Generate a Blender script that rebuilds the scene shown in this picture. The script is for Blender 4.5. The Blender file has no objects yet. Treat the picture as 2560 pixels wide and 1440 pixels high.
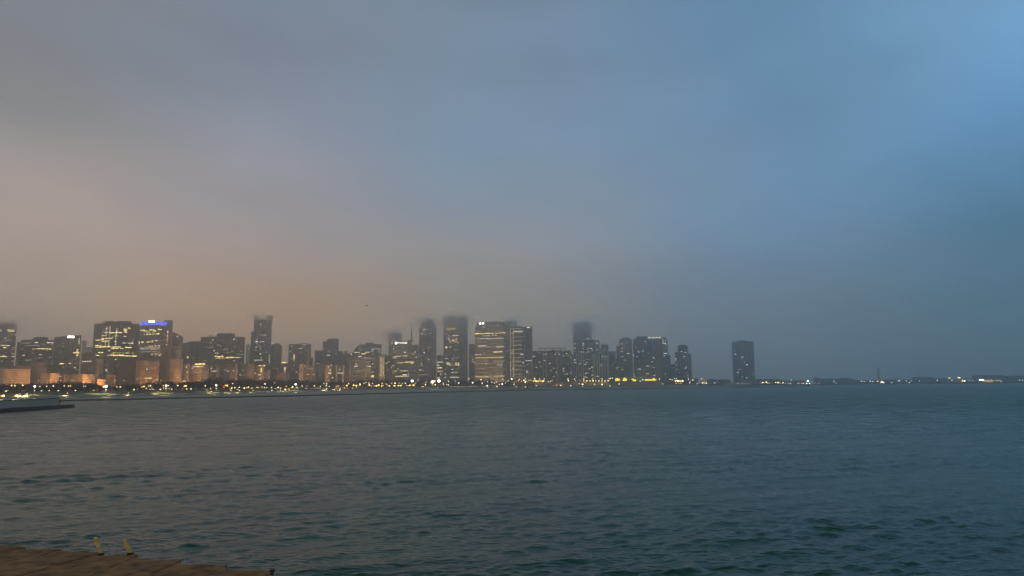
import bpy, bmesh, math, random
import numpy as np
from mathutils import Vector, Matrix

SC = bpy.context.scene
COL = SC.collection
R = math.radians
rnd = random.Random(7)

# ------------------------------------------------------------------ camera
H = 9.0
F = 1920.0                       # focal length in photo pixels (2560 wide)
PITCH, ROLL = R(8.0), -0.008
PPY = 720 - (F * math.tan(PITCH) - 241.3)
CAM = Matrix.Rotation(R(90) + PITCH, 4, 'X') @ Matrix.Rotation(ROLL, 4, 'Z')
cd = bpy.data.cameras.new('camera')
cd.sensor_width = 36
cd.lens = 36 * F / 2560
cd.shift_y = -(720 - PPY) / 2560
cd.clip_start = 0.5
cd.clip_end = 30000
cam = bpy.data.objects.new('camera', cd)
cam.matrix_world = Matrix.Translation((0, 0, H)) @ CAM
COL.objects.link(cam)
SC.camera = cam
M3 = CAM.to_3x3()


def ray(px, py):
    return M3 @ Vector(((px - 1280) / F, -(py - PPY) / F, -1))


def at(px, py, D):
    """the point on the sight line of a photo position that lies D metres out"""
    d = ray(px, py)
    return Vector((0, 0, H)) + d * (D / d.y)


def on_level(px, py, z):
    d = ray(px, py)
    return Vector((0, 0, H)) + d * ((z - H) / d.z)


def y_horizon(px):
    # photo row of the horizon at a column
    lo, hi = 900, 1040
    for _ in range(30):
        m = (lo + hi) / 2
        if ray(px, m).z > 0: lo = m
        else: hi = m
    return lo


# ------------------------------------------------------------------ helpers
def lin(c):
    return tuple((v / 255 / 12.92) if v <= 10 else ((v / 255 + .055) / 1.055) ** 2.4 for v in c)


def tag(o, label=None, cat=None, group=None, kind=None):
    if label: o['label'] = label
    if cat: o['category'] = cat
    if group: o['group'] = group
    if kind: o['kind'] = kind
    return o


def empty(name, loc, rz=0):
    o = bpy.data.objects.new(name, None)
    o.empty_display_size = 1
    o.location = loc
    o.rotation_euler = (0, 0, rz)
    COL.objects.link(o)
    return o


def link(name, me, parent=None, loc=None):
    o = bpy.data.objects.new(name, me)
    COL.objects.link(o)
    if parent is not None: o.parent = parent
    if loc is not None: o.location = loc
    return o


def mesh(name, verts, faces, mat, uvs=None, smooth=False):
    me = bpy.data.meshes.new(name)
    me.from_pydata([tuple(v) for v in verts], [], faces)
    if uvs:
        ul = me.uv_layers.new(name='UVMap')
        k = 0
        for f in uvs:
            for uv in f:
                ul.data[k].uv = uv
                k += 1
    if mat: me.materials.append(mat)
    if smooth:
        for p in me.polygons: p.use_smooth = True
    me.update()
    return me


class MB:
    """collects shapes for one mesh"""
    def __init__(s): s.v, s.f = [], []

    def box(s, x0, x1, y0, y1, z0, z1):
        b = len(s.v)
        s.v += [(x0, y0, z0), (x1, y0, z0), (x1, y1, z0), (x0, y1, z0), (x0, y0, z1), (x1, y0, z1), (x1, y1, z1), (x0, y1, z1)]
        s.f += [[b + i for i in q] for q in ((0, 3, 2, 1), (4, 5, 6, 7), (0, 1, 5, 4), (1, 2, 6, 5), (2, 3, 7, 6), (3, 0, 4, 7))]
        return s

    def tube(s, p0, p1, r0, r1, n=6, cap=True):
        p0, p1 = Vector(p0), Vector(p1)
        d = (p1 - p0).normalized()
        a = d.orthogonal().normalized()
        c = d.cross(a)
        b = len(s.v)
        for p, r in ((p0, r0), (p1, r1)):
            for i in range(n):
                t = 2 * math.pi * i / n
                s.v.append(tuple(p + (a * math.cos(t) + c * math.sin(t)) * r))
        for i in range(n):
            j = (i + 1) % n
            s.f.append([b + i, b + j, b + n + j, b + n + i])
        if cap:
            s.f.append([b + n - 1 - i for i in range(n)])
            s.f.append([b + n + i for i in range(n)])
        return s

    def lathe(s, prof, n=10, c=(0, 0, 0)):
        b = len(s.v)
        for r, z in prof:
            for i in range(n):
                t = 2 * math.pi * i / n
                s.v.append((c[0] + r * math.cos(t), c[1] + r * math.sin(t), c[2] + z))
        for k in range(len(prof) - 1):
            for i in range(n):
                j = (i + 1) % n
                s.f.append([b + k * n + i, b + k * n + j, b + (k + 1) * n + j, b + (k + 1) * n + i])
        s.f.append([b + n - 1 - i for i in range(n)])
        s.f.append([b + (len(prof) - 1) * n + i for i in range(n)])
        return s

    def build(s, name, mat, parent=None, smooth=False):
        return link(name, mesh(name, s.v, s.f, mat, smooth=smooth), parent)


# ------------------------------------------------------------------ materials
def new_mat(name):
    m = bpy.data.materials.new(name)
    m.use_nodes = True
    nt = m.node_tree
    return m, nt, nt.nodes['Principled BSDF'], nt.nodes['Material Output']


def plain(name, col, rough=.8, vary=.25, scale=.3, coord='Object', bump=0, metal=0):
    m, nt, p, out = new_mat(name)
    tc = nt.nodes.new('ShaderNodeTexCoord')
    no = nt.nodes.new('ShaderNodeTexNoise')
    no.inputs['Scale'].default_value = scale
    no.inputs['Detail'].default_value = 5
    nt.links.new(tc.outputs[coord], no.inputs['Vector'])
    cr = nt.nodes.new('ShaderNodeValToRGB')
    cr.color_ramp.elements[0].position, cr.color_ramp.elements[1].position = .3, .7
    cr.color_ramp.elements[0].color = (*[c * (1 - vary) for c in col], 1)
    cr.color_ramp.elements[1].color = (*[c * (1 + vary) for c in col], 1)
    nt.links.new(no.outputs['Fac'], cr.inputs['Fac'])
    nt.links.new(cr.outputs['Color'], p.inputs['Base Color'])
    p.inputs['Roughness'].default_value = rough
    p.inputs['Metallic'].default_value = metal
    if bump:
        bn = nt.nodes.new('ShaderNodeBump')
        bn.inputs['Strength'].default_value = bump
        nt.links.new(no.outputs['Fac'], bn.inputs['Height'])
        nt.links.new(bn.outputs['Normal'], p.inputs['Normal'])
    return m


def glow(name, col, strength, vary=0):
    m, nt, p, out = new_mat(name)
    nt.nodes.remove(p)
    e = nt.nodes.new('ShaderNodeEmission')
    e.inputs['Color'].default_value = (*col, 1)
    e.inputs['Strength'].default_value = strength
    if vary:                                     # blinds and empty rooms: uneven brightness along a lit floor
        g = nt.nodes.new('ShaderNodeNewGeometry')
        no = nt.nodes.new('ShaderNodeTexNoise')
        no.inputs['Scale'].default_value = .22
        no.inputs['Detail'].default_value = 3
        nt.links.new(g.outputs['Position'], no.inputs['Vector'])
        mr = nt.nodes.new('ShaderNodeMapRange')
        mr.inputs['From Min'].default_value, mr.inputs['From Max'].default_value = .36, .62
        mr.inputs['To Min'].default_value, mr.inputs['To Max'].default_value = strength * (1 - vary), strength * (1 + vary)
        nt.links.new(no.outputs['Fac'], mr.inputs['Value'])
        nt.links.new(mr.outputs['Result'], e.inputs['Strength'])
    nt.links.new(e.outputs[0], out.inputs['Surface'])
    return m


_fc = {}


def facade(frame, glass, bay=3.0, floor=3.9, mortar=.9, spread=.5, rough=.25):
    """window grid in metres on the walls' UV map"""
    key = (frame, glass, bay, floor, mortar, spread)
    if key in _fc: return _fc[key]
    m, nt, p, out = new_mat('facade')
    uv = nt.nodes.new('ShaderNodeUVMap')
    b = nt.nodes.new('ShaderNodeTexBrick')
    b.offset = 0
    b.inputs['Scale'].default_value = 1
    b.inputs['Color1'].default_value = (*[c * (1 - spread) for c in glass], 1)
    b.inputs['Color2'].default_value = (*[c * (1 + spread) for c in glass], 1)
    b.inputs['Mortar'].default_value = (*frame, 1)
    b.inputs['Mortar Size'].default_value = mortar / 2
    b.inputs['Mortar Smooth'].default_value = .1
    b.inputs['Brick Width'].default_value = bay
    b.inputs['Row Height'].default_value = floor
    nt.links.new(uv.outputs['UV'], b.inputs['Vector'])
    no = nt.nodes.new('ShaderNodeTexNoise')
    no.inputs['Scale'].default_value = .045
    no.inputs['Detail'].default_value = 4
    nt.links.new(uv.outputs['UV'], no.inputs['Vector'])
    mr = nt.nodes.new('ShaderNodeMapRange')
    mr.inputs['From Min'].default_value, mr.inputs['From Max'].default_value = .3, .7
    mr.inputs['To Min'].default_value, mr.inputs['To Max'].default_value = .72, 1.25
    nt.links.new(no.outputs['Fac'], mr.inputs['Value'])
    mx = nt.nodes.new('ShaderNodeMix')
    mx.data_type = 'RGBA'
    mx.blend_type = 'MULTIPLY'
    mx.inputs['Factor'].default_value = 1
    nt.links.new(b.outputs['Color'], mx.inputs['A'])
    nt.links.new(mr.outputs['Result'], mx.inputs['B'])
    nt.links.new(mx.outputs['Result'], p.inputs['Base Color'])
    r = nt.nodes.new('ShaderNodeMapRange')
    r.inputs['To Min'].default_value, r.inputs['To Max'].default_value = rough, .85
    nt.links.new(b.outputs['Fac'], r.inputs['Value'])
    nt.links.new(r.outputs['Result'], p.inputs['Roughness'])
    _fc[key] = m
    return m


DK = (.03, .03, .034)
STY = dict(
    black=facade((0.060, 0.041, 0.032), (.02, .018, .018), 2.6, 3.9, 1.0),
    dark=facade((0.103, 0.080, 0.063), (.022, .022, .024), 3.0, 3.9, 1.3),
    slate=facade((0.144, 0.138, 0.128), (.03, .034, .04), 2.4, 3.8, 1.1),
    grey=facade((0.256, 0.210, 0.165), (.04, .04, .042), 2.8, 3.8, 1.4),
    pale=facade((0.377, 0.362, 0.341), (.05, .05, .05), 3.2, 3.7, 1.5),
    ribbon=facade((0.392, 0.341, 0.261), (.045, .04, .035), 900, 3.8, 1.7),
    ribs=facade((0.290, 0.283, 0.261), (.03, .03, .03), 2.9, 900, 1.3),
    brick=facade((.42, .27, .17), (.10, .075, .055), 3.4, 3.8, 2.1),
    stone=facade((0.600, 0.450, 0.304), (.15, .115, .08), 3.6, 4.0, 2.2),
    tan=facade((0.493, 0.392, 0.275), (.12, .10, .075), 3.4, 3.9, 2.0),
    brown=facade((.33, .24, .165), (.085, .065, .05), 3.2, 3.9, 1.8),
    blue=facade((.022, .034, .048), (.014, .024, .036), 2.2, 3.6, .8),
    teal=facade((0.102, 0.123, 0.131), (.025, .035, .042), 2.6, 3.4, 1.1),
    glass=facade((0.145, 0.160, 0.174), (.04, .05, .06), 1.8, 3.8, .6, rough=.12),
)
M_roof = plain('roof_gravel', (.09, .085, .08), .9, .3, .2)
M_roofpale = plain('pale_roof', (.3, .29, .28), .8, .2, .1)
M_conc = plain('concrete', (.34, .33, .31), .8, .25, .4, bump=.2)
M_white = plain('white_concrete', (.75, .74, .71), .7, .12, .1)
M_metal = plain('grey_metal', (.12, .12, .125), .45, .2, 1, metal=.6)
M_dark = plain('dark_iron', (.02, .02, .022), .6, .2, 2)
M_bark = plain('bark', (.035, .028, .022), .95, .3, 3)
M_leaf = plain('dark_foliage', (.022, .024, .018), .9, .5, .6)
M_leafb = plain('bare_twigs', (.035, .027, .022), .95, .4, .6)

G = {
    'Y': glow('lit_window_yellow', (1, .78, .26), 1.9, .55),
    'y': glow('lit_window_amber', (1, .72, .26), 1.2, .5),
    'w': glow('lit_window_white', (1, .87, .62), 1.2, .4),
    'c': glow('lit_window_cool', (.86, .93, 1), 1.15, .4),
    'd': glow('lit_window_dim', (1, .76, .42), .42, .7),
    'e': glow('lit_window_dim_cool', (.9, .9, .85), .36, .7),
    'W': glow('lit_sign_white', (1, .97, .85), 5.0),
    'B': glow('blue_roof_light', (.09, .16, 1), 1.25, .5),
    'G': glow('yellow_sign_light', (1, .95, .5), 4.0),
    'A': glow('arcade_light', (1, .80, .06), 2.2),
    'R': glow('red_light', (1, .06, .03), 4),
}

# ------------------------------------------------------------------ buildings
GRID = R(26)                     # the street grid against the line of sight
UNIT = MB().box(-.5, .5, -.5, .5, -.5, .5)
PANEL = {k: mesh('lit_window', UNIT.v, UNIT.f, m) for k, m in G.items()}
PANEL['conc'] = mesh('pilaster', UNIT.v, UNIT.f, M_white)
PANEL['grey'] = mesh('pilaster', UNIT.v, UNIT.f, M_conc)


def zoom(ox, oy, s, rows):
    return [(ox + a / s, ox + b / s, oy + c / s, h, k) for a, b, c, h, k in rows]


ALL = []


class Bld:
    def __init__(s, name, label, D, tiers, style, cat='building', group=None, grid=None, depth=28, roofcol=None):
        s.D, s.faces, s.mat = D, [], STY[style]
        g = GRID if grid is None else grid
        s.W, s.N = Vector((-math.cos(g), math.sin(g), 0)), Vector((math.sin(g), math.cos(g), 0))
        c = at((tiers[0][0] + tiers[0][1]) / 2, 960, D)
        s.root = tag(empty(name, (c.x, c.y + 10, 0)), label, cat, group)
        s.top = []
        s.dim = tiers[0]
        ALL.append(s)
        for i, t in enumerate(tiers):
            x0, x1, yt = t[:3]
            dD = t[3] if len(t) > 3 else 0
            base = t[4] if len(t) > 4 else None
            yl, yr = yt if isinstance(yt, tuple) else (yt, yt)
            fr = min(.94, max(.5, .5 + .45 * ((x0 + x1) / 2) / 1900)) if g else 1.0
            for k in range(60):
                xc = x0 + (x1 - x0) * fr
                P = at(xc, yl + (yr - yl) * fr, D + dD)
                k1 = ray(x1, yr)
                k1 = k1.x / k1.y
                k0 = ray(x0, yl)
                k0 = k0.x / k0.y
                sw = (P.x - k0 * P.y) / (-s.W.x + k0 * s.W.y)
                den = s.N.x - k1 * s.N.y
                sn = (k1 * P.y - P.x) / den if abs(den) > 1e-3 else 1e9
                if fr >= .995: sn = depth; break
                if 0 <= sn <= 62: break
                fr = min(1, fr + .02)
            zl, zr = at(x0, yl, D + dD).z, at(x1, yr, D + dD).z
            z0 = s.top[base] - .3 if base is not None else 0
            p0 = Vector((P.x, P.y, 0))
            fp = [p0 + s.W * sw, p0, p0 + s.N * max(sn, 4), p0 + s.N * max(sn, 4) + s.W * sw]
            zs = [zl, zl + (zr - zl) * fr, zr, zl + (zr - zl) * .5]
            org = s.root.location
            v = [q - org for q in fp]
            vv = [(q.x, q.y, z0) for q in v] + [(q.x, q.y, z) for q, z in zip(v, zs)]
            ln = [(fp[(a + 1) % 4] - fp[a]).length for a in range(4)]
            fcs, uvs, u = [], [], 0
            for a in range(4):
                b = (a + 1) % 4
                fcs.append([a, b, b + 4, a + 4])
                uvs.append([(u, z0), (u + ln[a], z0), (u + ln[a], zs[b]), (u, zs[a])])
                u += ln[a]
            fcs.append([4, 5, 6, 7])
            uvs.append([(0, 0)] * 4)
            link('facade' if i == 0 else 'wing' if base is None else 'upper_storey', mesh('facade', vv, fcs, s.mat, uvs), s.root)
            if zl == zr:                         # parapet slab on flat roofs
                e = .45
                cen = sum(v, Vector()) / 4
                rv = [cen + (q - cen) * (1 + e / max(4, (q - cen).length)) for q in v]
                zz = zs[0]
                rb = [(q.x, q.y, zz - 1.0) for q in rv] + [(q.x, q.y, zz + .5) for q in rv]
                link('roof', mesh('roof', rb, [[3, 2, 1, 0], [4, 5, 6, 7], [0, 1, 5, 4], [1, 2, 6, 5], [2, 3, 7, 6], [3, 0, 4, 7]], roofcol or M_roof), s.root)
            s.top.append(max(zl, zr))
            s.faces.append((p0, sw, sn, z0, max(zl, zr), fr))

    def panel(s, x0, x1, y, h, kind, name=None, tier=None, proud=.25):
        """a lit window, lit floor or pilaster on the wall seen at this photo position"""
        done = False
        for (p0, sw, sn, z0, zt, fr) in ([s.faces[tier]] if tier is not None else reversed(s.faces)):
            for ax, length, nrm in ((s.W, sw, -s.N), (s.N, sn, -s.W)):
                seg = []
                for x in (x0, x1):
                    d = ray(x, y)
                    k = d.x / d.y
                    den = ax.x - k * ax.y
                    if abs(den) < 1e-5: break
                    t = (k * p0.y - p0.x) / den
                    seg.append(t)
                if len(seg) < 2: continue
                a, b = sorted(seg)
                a2, b2 = max(a, 0.1), min(b, length - .1)
                if b2 - a2 < .25 * min(b - a, 6) or b2 <= a2: continue
                c = p0 + ax * ((a2 + b2) / 2)
                z = at((x0 + x1) / 2, y, c.y).z
                if not (z0 < z < zt - .5): continue
                hh = abs(h) / F * c.y * (.85 if name is None else 1) * (.72 if 1330 < x0 < 1760 and name is None else 1)
                o = link(name or ('lit_window' if (x1 - x0) < 6 else 'lit_floor'), PANEL[kind], s.root, c + nrm * 0 + Vector((0, 0, z)) - s.root.location)
                o.rotation_euler = (0, 0, math.atan2(ax.y, ax.x))
                o.scale = (b2 - a2, proud * 2, hh)
                done = True
            if done: return s
        return s

    def panels(s, rows, **kw):
        for r in rows: s.panel(*r, **kw)
        return s

    def scatter(s, n, box, kinds='wwdye', w=(1.2, 3.5), h=1.3, floors=6.0, seed=None):
        q = random.Random(seed if seed is not None else int(box[0] * 7 + box[2]))
        x0, x1, y0, y1 = box
        for _ in range(n):
            ww = q.uniform(*w)
            x = q.uniform(x0, max(x0 + .1, x1 - ww))
            y = y0 + round(q.uniform(0, y1 - y0) / floors * 1.0, 0) * floors * 1.0
            s.panel(x, x + ww, min(y, y1), h, q.choice(kinds))
        return s

    def box_on(s, name, x0, x1, y0, y1, mat, dD=1.0, th=8):
        """a roof-top piece (penthouse, tank, mast) at this photo rectangle"""
        a, b = at(x0, y1, s.D + dD), at(x1, y0, s.D + dD)
        o = s.root.location
        m = MB().box(a.x - o.x, b.x - o.x, a.y - o.y, a.y - o.y + th, a.z, b.z)
        return m.build(name, mat, s.root)


def glyphs(body, name, mat, parent, a, b, zc, D, size_z, nrm=None):
    """raised lettering between two wall points"""
    cu = bpy.data.curves.new(name, 'FONT')
    cu.body = body
    cu.extrude = .02
    cu.align_x, cu.align_y = 'CENTER', 'CENTER'
    tmp = bpy.data.objects.new('tmp', cu)
    COL.objects.link(tmp)
    bpy.context.view_layer.update()
    me = bpy.data.meshes.new_from_object(tmp.evaluated_get(bpy.context.evaluated_depsgraph_get()))
    bpy.data.objects.remove(tmp)
    xs = [v.co.x for v in me.vertices]
    wd = max(xs) - min(xs)
    me.materials.clear()
    me.materials.append(mat)
    o = link(name, me, parent)
    L = (b - a).length
    c = (a + b) / 2
    o.location = Vector((c.x, c.y, zc)) - parent.location
    o.rotation_euler = (R(90), 0, math.atan2((b - a).y, (b - a).x))
    o.scale = (L / wd, size_z, 10)
    return o


Z1, Z2, Z3, Z4 = (0, 780, 5.54), (220, 780, 6), (460, 780, 6), (700, 780, 6)
Z5, Z6, Z7, Z8 = (940, 780, 6), (1160, 780, 6), (1400, 780, 6), (1640, 800, 6.546)
ZA, ZB = (220, 780, 10.286), (340, 780, 10.286)


def depth_front(px):
    return 1400 + .95 * px


# --- far left towers
b = Bld('office_tower', 'grey tower cut by the left edge of the photo, its top lost in fog', 1720, [(-70, 43, 806), (43, 53, 855, 6), (-70, 24, 897, -30)], 'grey')
b.panels(zoom(*Z1, [(0, 20, 258, 3, 'w'), (95, 205, 250, 1.6, 'w'), (100, 200, 265, 1.6, 'Y'), (110, 215, 316, 1, 'd'), (205, 216, 318, 2, 'w'), (68, 84, 370, 2, 'w'), (104, 118, 387, 2, 'w'),
    (5, 130, 463, 2, 'w'), (130, 160, 468, 1.4, 'd'), (45, 95, 494, 2, 'Y'), (170, 215, 495, 2, 'd'), (62, 95, 565, 2, 'd'), (30, 70, 603, 1.6, 'y'), (0, 95, 617, 2.2, 'Y'), (160, 205, 580, 3, 'd'), (160, 198, 617, 2, 'w'), (145, 200, 686, 1.6, 'd'), (15, 35, 682, 2, 'd')]))
b = Bld('office_block', 'dark brown office block with stepped roof left of the plain grey slab', 1760, [(53, 135, 848), (84, 121, 842, 4, 0)], 'dark')
b.panels(zoom(*Z1, [(300, 440, 430, 1.5, 'd'), (480, 530, 424, 2.2, 'w'), (650, 740, 424, 2.2, 'w'), (330, 545, 465, 1.4, 'e'), (700, 730, 458, 1.4, 'd'), (450, 500, 512, 1.8, 'y'), (500, 720, 510, 1.8, 'Y'), (290, 325, 516, 1.2, 'd'), (310, 345, 600, 2, 'w'), (545, 580, 590, 2, 'w'), (520, 590, 630, 1.4, 'd'), (345, 440, 665, 2, 'd'), (660, 710, 628, 1.2, 'd')]))
b = Bld('office_slab', 'plain grey slab with a white lit sign at its top edge', 1640, [(136, 204, (842, 836)), (115, 166, 911, -40), (205, 240, 881, -60)], 'slate')
b.panels(zoom(*Z1, [(935, 1030, 344, 5, 'W')]), name='roof_sign')
b.panels(zoom(*Z1, [(1090, 1108, 375, 2, 'w'), (1085, 1105, 405, 2, 'w'), (1085, 1105, 432, 2, 'w'), (1060, 1082, 524, 2.2, 'Y'), (1055, 1085, 545, 2, 'Y'), (1012, 1100, 565, 2.2, 'Y'), (1058, 1080, 584, 2, 'Y'), (1055, 1090, 603, 2, 'w'), (1055, 1080, 635, 2, 'd'), (1015, 1045, 658, 1.6, 'd'), (830, 890, 715, 2.6, 'Y'), (890, 915, 715, 2, 'd'), (950, 980, 712, 2, 'w'), (1045, 1090, 715, 2, 'd'), (1025, 1048, 772, 2.4, 'w'), (872, 886, 770, 2.4, 'd'), (1060, 1078, 795, 2, 'd')]))
b.panels(zoom(*Z1, [(1140, 1162, 684, 2.6, 'w'), (1170, 1192, 684, 2.6, 'w'), (1205, 1232, 684, 2.6, 'w'), (1240, 1268, 684, 2.6, 'w')]))
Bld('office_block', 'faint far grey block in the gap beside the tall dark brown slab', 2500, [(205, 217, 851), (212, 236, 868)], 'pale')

# --- the dark slab
b = Bld('office_tower', 'wide dark brown slab crossed by many yellow lit floors', 1690, [(236, 349, 806)], 'black')
b.box_on('penthouse', 262, 318, 802.4, 807, M_roof, 14, 20)
rows = [(415, 560, 530, 1.5, 'w'), (560, 870, 531, 1.9, 'Y'), (350, 435, 607, 1.8, 'w'), (340, 630, 680, 1.9, 'Y'), (195, 410, 718, 2.2, 'Y'), (340, 555, 750, 2, 'Y'), (185, 290, 862, 2, 'Y'), (300, 380, 864, 1.5, 'y'),
    (180, 580, 898, 2.4, 'Y'), (615, 840, 900, 2.2, 'Y'), (960, 1120, 912, 2.2, 'Y'), (595, 790, 938, 2.2, 'Y'), (830, 915, 943, 2.2, 'w'), (265, 390, 1041, 2.6, 'Y'), (590, 920, 1045, 1.5, 'd'), (650, 710, 1043, 1.4, 'y'), (965, 1060, 1053, 2, 'w'),
    (585, 920, 1082, 1.6, 'd'), (640, 670, 1080, 1.8, 'Y'), (755, 815, 1082, 1.6, 'y'), (890, 915, 1082, 1.8, 'Y'), (165, 285, 1118, 2.2, 'Y'), (325, 380, 1122, 1.4, 'd'), (500, 630, 1108, 2.2, 'Y'), (640, 940, 1117, 2.6, 'Y'), (950, 1250, 1130, 2.6, 'Y'), (170, 220, 1085, 1.8, 'w'),
    (915, 1005, 443, 2, 'Y'), (915, 1005, 482, 2, 'Y'), (915, 1005, 520, 2, 'Y'), (1020, 1090, 415, 2.3, 'Y'), (910, 985, 625, 2, 'w'), (880, 970, 797, 2, 'w'), (1020, 1175, 804, 2.2, 'w'), (670, 740, 757, 1.8, 'w'), (690, 765, 612, 1.8, 'w'), (505, 570, 996, 1.8, 'w'),
    (620, 650, 640, 1.6, 'w'), (1165, 1192, 665, 2.2, 'd'), (1120, 1150, 778, 1.6, 'w'), (1130, 1165, 1060, 2.2, 'w'), (485, 515, 1218, 2.4, 'w'), (485, 515, 1255, 2.2, 'w'), (415, 465, 1298, 2.4, 'w'), (465, 515, 1328, 2.4, 'w'), (700, 735, 1222, 2.2, 'w'), (380, 430, 462, 1.5, 'd'), (370, 400, 498, 1.5, 'd'), (360, 390, 570, 1.6, 'd'), (350, 380, 645, 1.6, 'd'), (230, 260, 968, 1.6, 'd'), (380, 405, 965, 1.6, 'd'), (330, 350, 1085, 1.4, 'd')]
for k in range(14):
    y = 387 + k * 36.3
    x = 484 - 42 * k / 13
    rows.append((x - 12, x + 14, y, 2, 'w' if k < 6 else 'd' if k in (7, 9) else 'w'))
    rows.append((x + 74, x + 100, y + 2, 2, 'w' if k < 5 or k > 10 else 'd'))
    if k < 12: rows.append((x + 245, x + 272, y + 50, 2, 'w' if k != 8 else 'd'))
b.panels(zoom(*ZA, rows))
b.box_on('roof_light', 287.5, 289.5, 801.5, 803, G['w'], 13, 2)

# --- blue crowned tower and its neighbours
b = Bld('office_tower', 'grey tower with a glowing blue band and pale yellow sign on its roof', 1800, [(348, 414, 812), (411, 432, 800, 12)], 'grey')
b.box_on('blue_crown', 350, 413, 804.5, 812.5, G['B'], 6, 14)
b.box_on('roof_sign', 371, 386, 801, 806.5, G['G'], 4, 1.5)
b.panels(zoom(*ZB, [(100, 235, 468, 2.2, 'Y'), (340, 485, 458, 2.2, 'Y'), (560, 660, 447, 2.2, 'Y'), (200, 290, 492, 1.8, 'Y'), (455, 515, 485, 2, 'Y'), (280, 350, 518, 2, 'y'), (425, 460, 515, 2, 'Y'), (590, 608, 480, 3, 'y'), (205, 230, 575, 2, 'w'), (260, 310, 573, 2, 'Y'), (330, 390, 572, 1.8, 'Y'), (415, 505, 568, 1.8, 'Y'), (525, 600, 560, 2.2, 'Y'), (665, 685, 530, 2, 'd'), (660, 740, 585, 3, 'd'),
    (60, 100, 770, 2.6, 'w'), (65, 100, 812, 2.4, 'y'), (60, 85, 870, 3, 'd'), (135, 195, 775, 2.4, 'Y'), (275, 380, 770, 2.2, 'Y'), (400, 455, 738, 2, 'w'), (500, 570, 735, 2, 'w'), (395, 450, 768, 1.6, 'y'), (480, 525, 869, 2.2, 'w'), (575, 620, 865, 2.4, 'w'), (345, 380, 880, 2, 'y'), (400, 440, 876, 2, 'y'), (220, 330, 880, 2, 'd'),
    (105, 330, 935, 7, 'e'), (340, 620, 930, 9, 'd'), (90, 640, 1022, 2, 'd'), (380, 460, 1090, 6, 'd'), (480, 540, 1090, 6, 'd'), (560, 645, 1085, 6, 'd'), (590, 625, 1122, 2.2, 'w'), (640, 665, 730, 2, 'd')]))
b.panels(zoom(*ZB, [(806, 830, 515, 6, 'w'), (802, 822, 600, 3, 'w'), (800, 820, 640, 3, 'y'), (798, 815, 700, 3, 'y'), (792, 808, 755, 2.6, 'w'), (780, 802, 838, 3, 'w')]))
b = Bld('office_tower', 'brown tower with a sloping shoulder right of the blue crowned tower', 1860, [(431, 458, (828, 842))], 'brown')
b.panels(zoom(*ZB, [(1050, 1082, 632, 2.6, 'w')]))
Bld('office_block', 'low grey office roof between the sloping tower and the wide dark slab', 2050, [(457, 478, 857), (472, 505, 853, 10)], 'slate').panels(zoom(*Z3, [(52, 70, 605, 5, 'w'), (45, 65, 680, 6, 'Y'), (75, 86, 680, 6, 'y'), (230, 285, 690, 2, 'w'), (288, 300, 582, 2, 'w'), (110, 140, 690, 2, 'd')]))

b = Bld('office_tower', 'wide dark grey slab with two yellow lit floors near its foot', 1980, [(502, 613, 840)], 'dark')
b.box_on('penthouse', 542, 580, 833, 841, M_roof, 18, 22)
b.box_on('roof_light', 540, 542, 832, 833.5, G['w'], 17, 2)
b.panels(zoom(*Z3, [(460, 500, 664, 1.8, 'Y'), (500, 592, 671, 2.4, 'Y'), (475, 710, 692, 1.5, 'y'), (635, 780, 680, 2, 'Y'), (785, 850, 684, 1.8, 'w'), (465, 515, 616, 2.2, 'w'), (440, 460, 577, 1.8, 'w'), (420, 445, 420, 1.8, 'w'), (390, 420, 458, 1.4, 'd'), (350, 440, 530, 1.6, 'd'), (490, 550, 496, 2, 'e'), (735, 760, 410, 2.2, 'w'), (750, 790, 388, 2.2, 'e'), (590, 620, 570, 2, 'd'), (620, 690, 606, 1.2, 'e'), (700, 735, 590, 1.5, 'e'), (790, 890, 636, 1.4, 'e'), (740, 765, 732, 1.6, 'w'), (840, 860, 585, 2, 'd'), (560, 580, 655, 1.5, 'y')]))

# --- tall glass tower with twin corner posts
b = Bld('glass_tower', 'tall slim glass tower with twin corner posts on its crown', 2120, [(635, 680, 799), (628, 637, 829, -6), (633, 678, 852, -16)], 'glass')
for x0, x1, y0 in ((635.5, 643, 790), (667, 680, 788.5)): b.box_on('corner_post', x0, x1, y0, 801, M_conc, 5, 8)
for x in (648, 653, 658, 663): b.box_on('crown_fin', x, x + 1.6, 793.5, 801, M_white, 8, 2)
b.panels(zoom(*Z3, [(1095, 1110, 70, 10, 'conc')]), name='corner_fin', tier=0)
b.panels(zoom(*Z3, [(1110, 1300, 400, 2.2, 'grey')]), name='cornice', tier=0, proud=.6)
b.panels(zoom(*Z3, [(1070, 1110, 445, 2.6, 'c'), (1080, 1100, 415, 2, 'w'), (1085, 1100, 470, 2, 'w'), (1165, 1200, 350, 1.4, 'e'), (1212, 1228, 347, 2, 'w'), (1072, 1090, 527, 2, 'w'), (1140, 1205, 445, 4, 'e'), (1060, 1095, 575, 2, 'd'), (1135, 1155, 630, 2, 'w'), (1150, 1168, 683, 2.2, 'w'), (1030, 1180, 722, 1.4, 'w'), (1060, 1082, 745, 3, 'd'), (1115, 1220, 803, 2.2, 'Y'), (1140, 1152, 183, 2, 'w')]))
for k in range(7): b.panel(672.6, 674, 887 + 3.2 * k, 2, 'w')
b = Bld('apartment_tower', 'mid height grey tower with clipped top corner beside the tall glass tower', 2200, [(679, 700, 860), (700, 704.5, (860, 866)), (678, 690, 861, -10)], 'grey')
b.box_on('roof_light', 679, 681.5, 858, 860, G['w'], -2, 2)
b.scatter(5, (682, 702, 866, 900), 'wde')
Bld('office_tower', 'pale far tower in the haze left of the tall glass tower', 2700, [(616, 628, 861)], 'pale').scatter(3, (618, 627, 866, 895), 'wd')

# --- front rows along the avenue
AV = 'street wall buildings along the avenue behind the park'


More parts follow.
